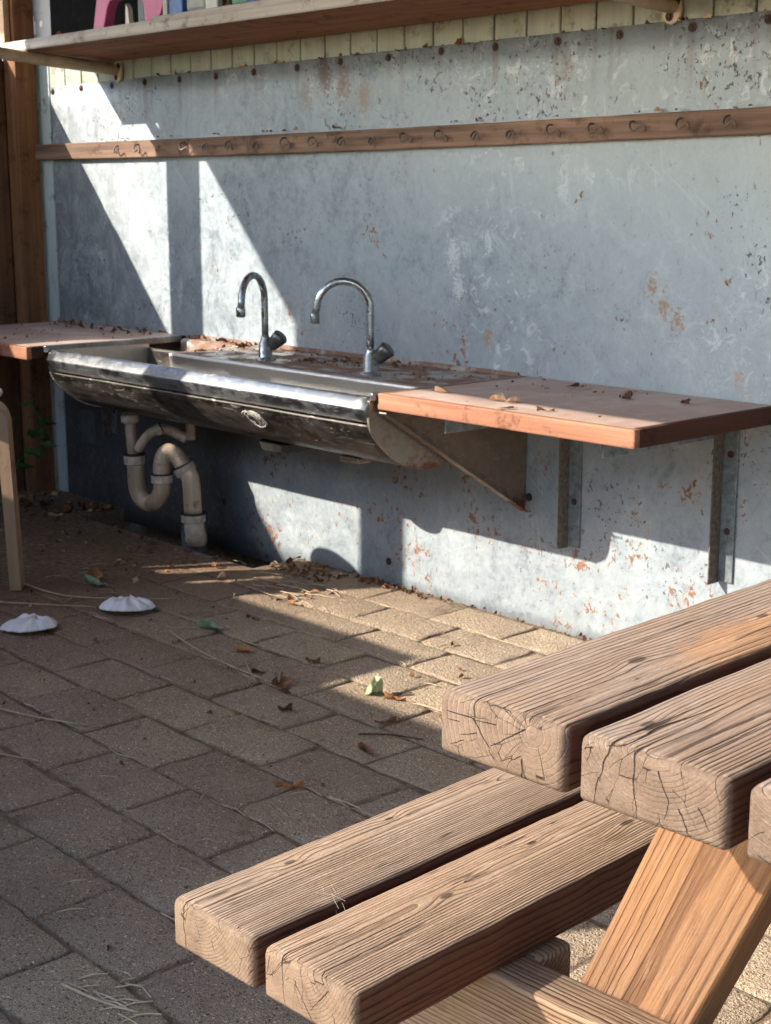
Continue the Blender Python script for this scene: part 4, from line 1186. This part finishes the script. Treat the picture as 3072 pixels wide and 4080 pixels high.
bench_specs = [
    ((.030, .016), .0029, TAN2, LATE, (.385, .288, .212), .55, 11.3, [(.022, .115, 0, .009, .004), (.018, .245, 0, .008, .004), (.03, .42, 0, .012, -.004)], .8),
    ((.040, .012), .0030, TAN2, LATE, (.375, .275, .20), .45, 12.9, [(.045, .168, 0, .011, .004), (.065, .40, 0, .013, .005), (.030, .30, 0, .009, .003)], .9),
]
BV, BU, BG = -.3078, -.0017, .0128
for side in (0, 1):
    for i, (pith, spc, e, l, g, ga, sd, kn, ck) in enumerate(bench_specs):
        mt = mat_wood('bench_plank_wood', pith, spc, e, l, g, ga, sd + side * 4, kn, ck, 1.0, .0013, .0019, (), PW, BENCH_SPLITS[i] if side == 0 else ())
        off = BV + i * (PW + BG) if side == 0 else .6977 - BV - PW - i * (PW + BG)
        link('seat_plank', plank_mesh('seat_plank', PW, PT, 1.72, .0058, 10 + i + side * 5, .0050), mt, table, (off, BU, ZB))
beam_m = mat_wood('beam_wood', (.06, .03), .0042, (.29, .18, .105), LATE, (.30, .24, .18), .6, 21.0, [], .5, 1.0, .004, .0014)
leg_m = mat_wood('leg_wood', (.05, .055), .0046, (.255, .130, .060), (.085, .032, .013), (.20, .115, .068), .45, 23.0, [], .9, .62, .003, .0016, (), 0.0, [(.030, .001, .032, -.03, .0010, .75), (.045, .001, .046, -.02, .0008, .70), (.022, .001, .022, -.02, .0006, .66)])
def rot_plank(name, w, t, L, mat, origin, xd, yd, zd, seed, rad=.005):
    me = plank_mesh(name, w, t, L, rad, seed, .004)
    o = link(name, me, mat, table)
    m3 = Matrix((xd, yd, zd)).transposed().to_4x4()
    m3.translation = Vector(origin)
    o.matrix_local = m3
    return o
X3, Y3, Z3 = Vector((1, 0, 0)), Vector((0, 1, 0)), Vector((0, 0, 1))
for u0 in (.157, 1.40):
    # seat beams along v (plank length = local y)
    zt = ZB - PT - .0005
    rot_plank('seat_beam', .090, .044, 1.31, beam_m, (-.306, u0, zt - .090), Z3, X3, Y3 * 1.0, 31) if False else None
def vbeam(name, v0, v1, u0, u1, z0, z1, mat, seed):
    # length along v; profile in (u, z): local x = +u reversed keeps a right-handed frame
    me = plank_mesh(name, u1 - u0, z1 - z0, v1 - v0, .004, seed, .004)
    o = link(name, me, mat, table)
    m3 = Matrix((-Y3, X3, Z3)).transposed().to_4x4()      # local x -> -u, local y -> +v, local z -> z
    m3.translation = Vector((v0, u1, z1))
    o.matrix_local = m3
    return o
ZBM = ZB - PT - .001
for u0, sg in ((.157, 1), (1.515, -1)):
    vbeam('seat_beam', -.302, 1.0, u0, u0 + .0455, ZBM - .095, ZBM, beam_m, 33 + sg)
    ul = u0 + .0470 if sg > 0 else u0 - .0470
    vbeam('packing_beam', -.292, -.070, ul, ul + .0455, ZBM - .095, ZBM - .0015, beam_m, 37 + sg)
    vbeam('top_beam', .03, .667, u0 - .002, u0 + .0435, ZT - PT - .097, ZT - PT - .001, beam_m, 41 + sg) if sg < 0 else vbeam('top_beam', .03, .667, u0 + .0950, u0 + .1405, ZT - PT - .097, ZT - PT - .001, beam_m, 41 + sg)
    for mir in (0, 1):
        # leaning leg: front face at u = ul; left edge passes v=.038 at z=.561
        lean = .437
        ln = Vector((lean, 0, 1)).normalized()              # up the leg, in (v, z)
        zt0, zb0 = ZT - PT - .001, 0.0
        wv = .108
        def legpoly():
            vt = .038 + lean * (zt0 - .561); vb = .038 + lean * (zb0 - .561)
            return [(vb, zb0), (vb + wv, zb0), (vt + wv, zt0), (vt, zt0)]
        pg = legpoly()
        if mir: pg = [(.6977 - a, b) for a, b in pg]
        V = []
        o = extrude_poly('leg', pg, 'y', ul, ul + .0445, leg_m, table, bev=.004)
# the leg's grain must follow the lean: give each leg mesh its own tilted frame
for o in [c for c in table.children if c.name.startswith('leg')]:
    vs = o.data.vertices
    mir = sum(v.co.x for v in vs) / len(vs) > .35
    a = math.atan(.437) * (-1 if mir else 1)
    # local frame: y along the leg, x across it, z towards the viewer
    ey = Vector((math.sin(a), 0, math.cos(a))); ez = Vector((0, -1, 0)); ex = ey.cross(ez)
    m3 = Matrix((ex, ey, ez)).transposed().to_4x4()
    u0 = min(v.co.y for v in vs)
    corner = Vector((.6977 - .038 - .108 if mir else .038, u0, .561)) - ey * .62
    m3.translation = corner
    inv = m3.inverted()
    o.data.transform(inv)
    o.matrix_local = m3

# cobweb scrap between the bench planks
wv_, wf_ = [], []
rw = random.Random(12)
for q in range(5):
    a = Vector((BV + PW + rw.uniform(-.028, .004), BU + .085 + rw.uniform(-.015, .03), ZB + .0015)); b2 = Vector((BV + PW + rw.uniform(.001, .014), BU + .088 + rw.uniform(-.004, .014), ZB - rw.uniform(.0, .012)))
    v, f = tube_geo([a, (a + b2) / 2 + Vector((0, rw.uniform(-.004, .004), .001)), b2], .00009, 4)
    base = len(wv_); wv_ += v; wf_ += [tuple(base + k for k in ff) for ff in f]
cw = link('cobweb', pydata('cobweb', wv_, wf_), M['web'], None, TO, (0, 0, AL))
tag(cw, 'wisp of white cobweb across the gap between the two bench planks', 'cobweb')

# ------------------------------------------------------------------ shells
def mat_shell():
    m = MB('scallop_shell')
    x, y, z = m.sep(m.obj)
    th = m.math('ARCTAN2', y, x)
    r = m.vmath('LENGTH', m.obj)
    st = m.noise(m.comb(m.math('MULTIPLY', th, 9.0), m.math('MULTIPLY', r, 8.0), 0.0), 1.0, 3.0, .6)
    col = m.ramp(st, [(.35, (0.80, 0.80, 0.82)), (.6, (0.93, 0.93, 0.94))])
    col = m.mix(m.mapr(m.math('ADD', r, m.math('MULTIPLY', st, .02)), .02, .05, .8, 0), col, (0.74, 0.54, 0.47))
    m.bsdf(Base_Color=col, Roughness=.55, Normal=m.bump(st, .5, .001))
    return m.m
M['shell'] = mat_shell()
def shell_mesh(rad, seed):
    V, Fc = [], []
    na, nr = 53, 9
    for j in range(nr + 1):
        t = j / nr
        for i in range(na):
            a = math.radians(-22 + (i / (na - 1)) * 224)
            front = max(0.0, math.sin(a))
            edge = (.58 + .42 * front ** .6) * (1 + .04 * math.cos(i * math.pi) * t * front + .10 * mnoise.noise(Vector((i * .22, seed * 3.1, 0))))
            rr = rad * t * edge
            rib = .0011 * math.cos(i * math.pi) * min(1, t * 1.6)
            dome = .022 * math.sqrt(max(0.0, 1 - t ** 2.2)) * (.85 + .6 * mnoise.noise(Vector((a * 2.2, t * 2.5, seed)))) + .003 * (mnoise.noise(Vector((a * 5, t * 2, seed + 3))))
            V.append((rr * math.cos(a) * 1.02, rr * math.sin(a), max(.0026, dome + rib + .003)))
    for j in range(nr):
        for i in range(na - 1):
            a = j * na + i
            Fc.append((a, a + 1, a + 1 + na, a + na))
    n0 = len(V)
    V += [(v[0], v[1], max(0.0, v[2] - .0025)) for v in V]
    Fc += [tuple(n0 + k for k in reversed(f)) for f in list(Fc)]
    return pydata('scallop_shell', V, Fc)
s1 = link('scallop_shell', shell_mesh(.092, 1), M['shell'], None, (-3.165, 1.980, .004), (math.radians(6), 0, math.radians(-137)), smooth=True)
tag(s1, 'pale scallop shell on the paving, the one nearer the wall', 'shell', 'scallop shells')
s2 = link('scallop_shell', shell_mesh(.092, 4), M['shell'], None, (-3.175, 1.712, .004), (math.radians(4), math.radians(4), math.radians(-150)), smooth=True)
tag(s2, 'pale scallop shell on the paving at the picture edge by the stool', 'shell', 'scallop shells')

# ------------------------------------------------------------------ leaves, twigs, litter
def leaf_geo(size, seed, curl=.35, lobes=0.25, aspect=.55):
    rg = random.Random(seed)
    V, Fc = [], []
    n = 9; m = 5
    ph = rg.uniform(0, 6)
    for i in range(n):
        t = i / (n - 1)
        wd = aspect * math.sin(math.pi * min(1, t * .93 + .05)) ** .8 * (1 + lobes * math.sin(t * 14 + ph))
        for j in range(m):
            s = (j / (m - 1)) * 2 - 1
            x = (t - .5) * size
            y = s * wd * size * .5
            z = curl * size * (s * s * .5 * (.6 + .6 * math.sin(ph + t * 4)) + .35 * (t - .5) ** 2 * math.sin(ph * 2)) + size * .05 * mnoise.noise(Vector((t * 6, s * 3, seed)))
            V.append((x, y, z))
    for i in range(n - 1):
        for j in range(m - 1):
            a = i * m + j
            Fc.append((a, a + 1, a + 1 + m, a + m))
    zm = min(v[2] for v in V)
    V = [(v[0], v[1], v[2] - zm + .0012) for v in V]
    # stalk
    sv, sf = tube_geo([(size * .48, 0, V[m * (n - 1) + 2][2]), (size * .62, size * .05, .004), (size * .72, size * .12, .0022)], [size * .016, size * .013, size * .011], 5)
    b = len(V); V += [tuple(p) for p in sv]; Fc += [tuple(b + k for k in f) for f in sf]
    return V, Fc
def leaf(name, x, y, z, size, rz, mat, label, seed, curl=.35, lobes=.25, aspect=.55, cat='leaf', group=None):
    V, Fc = leaf_geo(size, seed, curl, lobes, aspect)
    o = link(name, pydata(name, V, Fc), M[mat], None, (x, y, z), (0, 0, rz), smooth=True)
    return tag(o, label, cat, group)
PZ = .004
leaf('leaf', -2.846, 2.010, PZ, .062, .75, 'leafgreen', 'curled grey green leaf lying between the shells and the long straw', 1, .6, .3, .5)
leaf('leaf', -2.656, 1.962, PZ, .050, .5, 'leaforange', 'small flat orange brown leaf near the middle of the shaded paving', 2, .15, .35, .6)
leaf('leaf', -2.500, 1.890, PZ, .030, 1.0, 'leafdark', 'tiny dark brown leaf touching the end of the long straw', 3, .5)
leaf('leaf', -2.390, 1.868, PZ, .048, -.4, 'leafbrown', 'crumpled brown leaf just past the end of the long straw', 4, .9, .5, .7)
leaf('leaf', -2.270, 1.782, PZ, .036, .3, 'leafdark', 'dark cupped leaf alone on grey paving below the crumpled brown leaf', 5, .8)
leaf('leaf', -2.222, 1.985, PZ, .040, 1.1, 'leafpale', 'pale green leaf curled upright in the sun beside the picnic table', 6, 1.5, .5, .7)
leaf('leaf', -2.165, 1.995, PZ, .046, .6, 'leaforange', 'rust coloured leaf in the sun right of the pale green leaf', 16, .6, .4, .4)
leaf('leaf', -3.415, 2.028, PZ, .085, .2, 'leafgreen', 'faded green leaf on the earth behind the farther shell', 7, .4, .2, .35)
leaf('leaf', -3.455, 2.050, PZ, .075, -.5, 'leaforange', 'orange dead leaf tucked against the faded green leaf behind the shells', 8, .6, .4, .5)
leaf('leaf', -1.945, 1.535, PZ, .050, .75, 'leaforange', 'frayed rust brown leaf above the bench plank on shaded paving', 9, .7, .6, .3)
leaf('leaf', -2.075, 1.885, PZ, .044, .9, 'leafbrown', 'narrow rusty leaf at the shadow line beside the picnic table end', 10, .5, .2, .3)
leaf('leaf', -2.480, 2.030, PZ, .042, .2, 'leafbrown', 'brown leaf scrap at the sunlit corner where three pavers meet', 17, .7, .5, .4)
leaf('leaf', -1.98, 1.75, PZ, .040, .1, 'leafbrown', 'small brown leaf on grey paving left of the table end', 18, .6, .5, .4)
# on the worktop
WZ = .6165
leaf('leaf', -2.307, 2.272, WZ, .042, .72, 'leafcream', 'bleached curled leaf on the worktop closest to the sink', 21, .5, .2, .4)
leaf('leaf', -2.135, 2.262, WZ, .036, .3, 'leafcream', 'larger bleached leaf with curled rim at the sunlit middle of the worktop', 22, .6, .3, .75)
leaf('leaf', -2.095, 2.268, WZ, .034, .9, 'leafcream', 'bleached leaf touching the larger bleached leaf on the worktop', 23, .5, .3, .7)
leaf('leaf', -2.041, 2.186, WZ, .034, .7, 'leafbrown', 'thin brown leaf near the sunlit front edge of the worktop', 24, .2, .2, .3)
leaf('leaf', -1.962, 2.220, WZ, .036, .75, 'leafbrown', 'curled brown leaf by the front edge, right of the thin brown leaf', 25, .6, .2, .3)
leaf('leaf', -2.182, 2.560, WZ, .030, .4, 'leafdark', 'dark leaf near the wall at the back of the worktop', 26, .5)
leaf('leaf', -2.125, 2.536, WZ, .034, .6, 'leafcream', 'pale leaf flake in the shaded back of the worktop', 27, .2, .1, .3)
leaf('leaf', -2.037, 2.590, WZ, .048, .4, 'leafcream', 'long pale leaf strip by the wall on the shaded worktop', 28, .15, .1, .25)
leaf('leaf', -1.969, 2.489, WZ, .036, -.5, 'leafdark', 'dark curled leaf at the middle of the shaded worktop', 29, 1.0)
leaf('leaf', -1.842, 2.524, WZ, .030, -.4, 'leafdark', 'small dark leaf towards the far end of the worktop', 30, .8)

def strand(name, pts, rad, label, mat='straw'):
    P = smooth_path(pts, 5)
    n = len(P)
    o = tube(name, P, [rad * (1 - .5 * i / n) for i in range(n)], M[mat], None, 6)
    return tag(o, label, 'straw' if mat == 'straw' else 'twig')
strand('straw_stalk', [(-2.905, 1.925, .008), (-2.845, 1.910, .007), (-2.74, 1.888, .007), (-2.60, 1.872, .007), (-2.48, 1.868, .007), (-2.415, 1.875, .006)], .0024, 'long pale curved straw across the middle of the shaded paving')
strand('straw_stalk', [(-2.565, 1.905, .010), (-2.515, 1.878, .007), (-2.472, 1.858, .006)], .0018, 'short straw crossing the end of the long pale straw')
strand('straw_stalk', [(-2.72, 1.335, .007), (-2.61, 1.365, .007), (-2.515, 1.405, .007), (-2.46, 1.435, .006)], .0026, 'straight pale straw at the picture edge below the nearer shell')
strand('straw_stalk', [(-2.62, 1.17, .007), (-2.46, 1.22, .007), (-2.36, 1.265, .006)], .0024, 'lower of the two straight straws at the picture edge')
strand('straw_stalk', [(-3.56, 1.88, .007), (-3.36, 1.90, .007), (-3.22, 2.01, .007), (-3.15, 2.09, .006)], .0024, 'long straw running past the stool leg behind the shells')
strand('straw_stalk', [(-3.42, 1.74, .007), (-3.30, 1.83, .007), (-3.22, 1.90, .006)], .0022, 'straw lying between the stool and the two shells')
strand('straw_stalk', [(-1.62, .885, .008), (-1.555, .90, .007), (-1.49, .925, .006)], .0028, 'thick broken straw at the bottom of the picture left of the bench')
strand('twig', [(-2.06, 1.80, .007), (-2.01, 1.838, .010), (-1.955, 1.875, .006)], .0024, 'dark twig on paving at the end of the picnic table', 'leafdark')

def litter(name, spots, seed, mats, label=None, kind='stuff', parent=None):
    rg = random.Random(seed)
    V, Fc, mi = [], [], []
    for (x0, x1, y0, y1, z, n, smin, smax) in spots:
        for q in range(n):
            s = rg.uniform(smin, smax)
            v, f = leaf_geo(s, rg.randrange(10000), rg.uniform(.2, 1.2), rg.uniform(.1, .5), rg.uniform(.15, .6))
            v = v[:45]; f = [ff for ff in f if max(ff) < 45]
            mt = Matrix.Translation((rg.uniform(x0, x1), rg.uniform(y0, y1), z + rg.uniform(0, s * .15))) @ Matrix.Rotation(rg.uniform(0, 6.3), 4, 'Z') @ Matrix.Rotation(rg.uniform(-.5, .5), 4, 'X')
            b = len(V)
            V += [tuple(mt @ Vector(p)) for p in v]
            k = rg.randrange(len(mats))
            for ff in f:
                Fc.append(tuple(b + i for i in ff)); mi.append(k)
    me = bpy.data.meshes.new(name); me.from_pydata(V, [], Fc); me.update()
    for m_ in mats: me.materials.append(M[m_])
    for p, k in zip(me.polygons, mi): p.material_index = k; p.use_smooth = True
    o = link(name, me)
    tag(o, label, None, None, kind)
    return o
litter('leaf_litter', [
    (-3.28, -3.02, 2.50, 2.63, -.002, 110, .006, .024), (-3.05, -2.70, 2.595, 2.642, -.002, 90, .005, .020), (-2.70, -2.0, 2.625, 2.645, -.002, 30, .006, .018),
    (-4.68, -4.25, 2.38, 2.62, -.010, 70, .015, .05), (-4.74, -4.2, 1.95, 2.4, 0, 40, .008, .03), (-4.2, -3.35, 2.1, 2.46, 0, 60, .006, .028),
    (-3.6, -2.6, 1.5, 2.2, .002, 40, .006, .022), (-2.6, -1.9, 1.3, 2.4, .002, 34, .005, .018), (-2.9, -1.4, .8, 1.6, .002, 26, .005, .016),
    (-3.25, -2.9, 2.30, 2.45, 0, 12, .012, .03),
], 5, ['leafbrown', 'leaforange', 'leafbrown', 'leafdark', 'leafcream'], 'dead leaves and crumbs gathered along the foot of the wall')
litter('deck_litter', [
    (-3.80, -3.44, 2.60, 2.64, .612, 24, .006, .022), (-3.485, -3.40, 2.36, 2.60, .612, 14, .008, .025), (-3.1, -2.75, 2.44, 2.62, .612, 90, .004, .020), (-3.46, -3.1, 2.36, 2.62, .612, 60, .003, .010), (-2.75, -2.45, 2.42, 2.62, .612, 40, .003, .012),
    (-4.55, -3.9, 2.50, 2.635, .617, 90, .005, .022), (-4.55, -3.87, 2.15, 2.45, .617, 40, .003, .012), (-2.35, -1.75, 2.2, 2.63, .617, 22, .004, .012),
], 6, ['leafbrown', 'leafdark', 'leafbrown', 'leaforange'], 'brown leaf crumbs lying on the sink deck and worktops')
litter('wall_litter', [
    (-4.3, -1.75, YW - .012, YW - .006, 1.402, 60, .006, .022), (-4.6, -1.75, YW - .022, YW - .008, 1.219, 46, .005, .018), (-4.35, -2.8, 2.33, 2.42, 1.512, 12, .008, .022),
], 8, ['leafbrown', 'leafdark', 'leaforange', 'leafcream'], 'dry leaf scraps caught on top of the sheet and the hook rail')
def straw_litter():
    rg = random.Random(21)
    V, Fc = [], []
    def put(x, y, a, L, r, z=.005):
        d = Vector((math.cos(a), math.sin(a), 0)); s = Vector((-d.y, d.x, 0))
        p = Vector((x, y, z))
        v, f = tube_geo([p - d * L / 2, p + s * rg.uniform(-.15, .15) * L + Vector((0, 0, .002)), p + d * L / 2], r, 4)
        b = len(V); V.extend(tuple(q) for q in v); Fc.extend(tuple(b + k for k in ff) for ff in f)
    for q in range(110):
        row = rg.randrange(-9, 1); y = ROW0 + PITCH_Y * row + rg.uniform(-.008, .008)
        put(rg.uniform(-3.4, -1.6), y, rg.uniform(-.12, .12), rg.uniform(.02, .09), rg.uniform(.0006, .0013), .003)
    for q in range(200):
        put(rg.uniform(-4.2, -1.3), rg.uniform(.8, 2.45), rg.uniform(0, 6.3), rg.uniform(.008, .045), rg.uniform(.0005, .0011), .005)
    for q in range(34):      # the wad of dry grass in the sunny joint beside the table
        put(-2.01 + rg.gauss(0, .045), 2.325 + rg.gauss(0, .006), rg.uniform(-.35, .35), rg.uniform(.03, .08), .0009, .004)
    for q in range(30):
        put(-3.02 + rg.gauss(0, .09), 2.40 + rg.gauss(0, .05), rg.uniform(-.6, .6), rg.uniform(.03, .10), .0011, .006)
    for q in range(16):
        put(-1.53 + rg.gauss(0, .03), .915 + rg.gauss(0, .015), rg.uniform(0, 1.4), rg.uniform(.02, .06), .0012, .006)
    o = link('dry_straw', pydata('dry_straw', V, Fc), M['straw'])
    tag(o, 'scattered bits of dry grass lying in the paver joints', kind='stuff')
straw_litter()

# weeds growing in the corner
weed = empty('corner_weed', (-4.60, 2.50, 0))
tag(weed, 'green weed growing up the corner strip beside the post', 'plant')
rg = random.Random(4)
leafpos = [(-4.606, 2.50, .332), (-4.561, 2.50, .305), (-4.486, 2.50, .273), (-4.49, 2.50, .222), (-4.583, 2.50, .158), (-4.640, 2.48, .124), (-4.60, 2.47, .107), (-4.52, 2.52, .19), (-4.56, 2.49, .235)]
tube('stem', smooth_path([(-4.60, 2.50, -.01), (-4.58, 2.505, .10), (-4.54, 2.51, .20), (-4.52, 2.50, .28), (-4.57, 2.50, .33)], 5), .0022, M['ivy'], weed, 6).matrix_parent_inverse = Matrix.Translation((4.60, -2.50, 0))
for i, p in enumerate(leafpos):
    V, Fc = leaf_geo(rg.uniform(.05, .075), 50 + i, .4, .3, .5)
    o = link('leaf', pydata('leaf', V, Fc), M['ivy'], weed, (p[0] + 4.60, p[1] - 2.50, p[2]), (rg.uniform(.2, 1.0), rg.uniform(-.6, .6), rg.uniform(0, 6)), smooth=True)
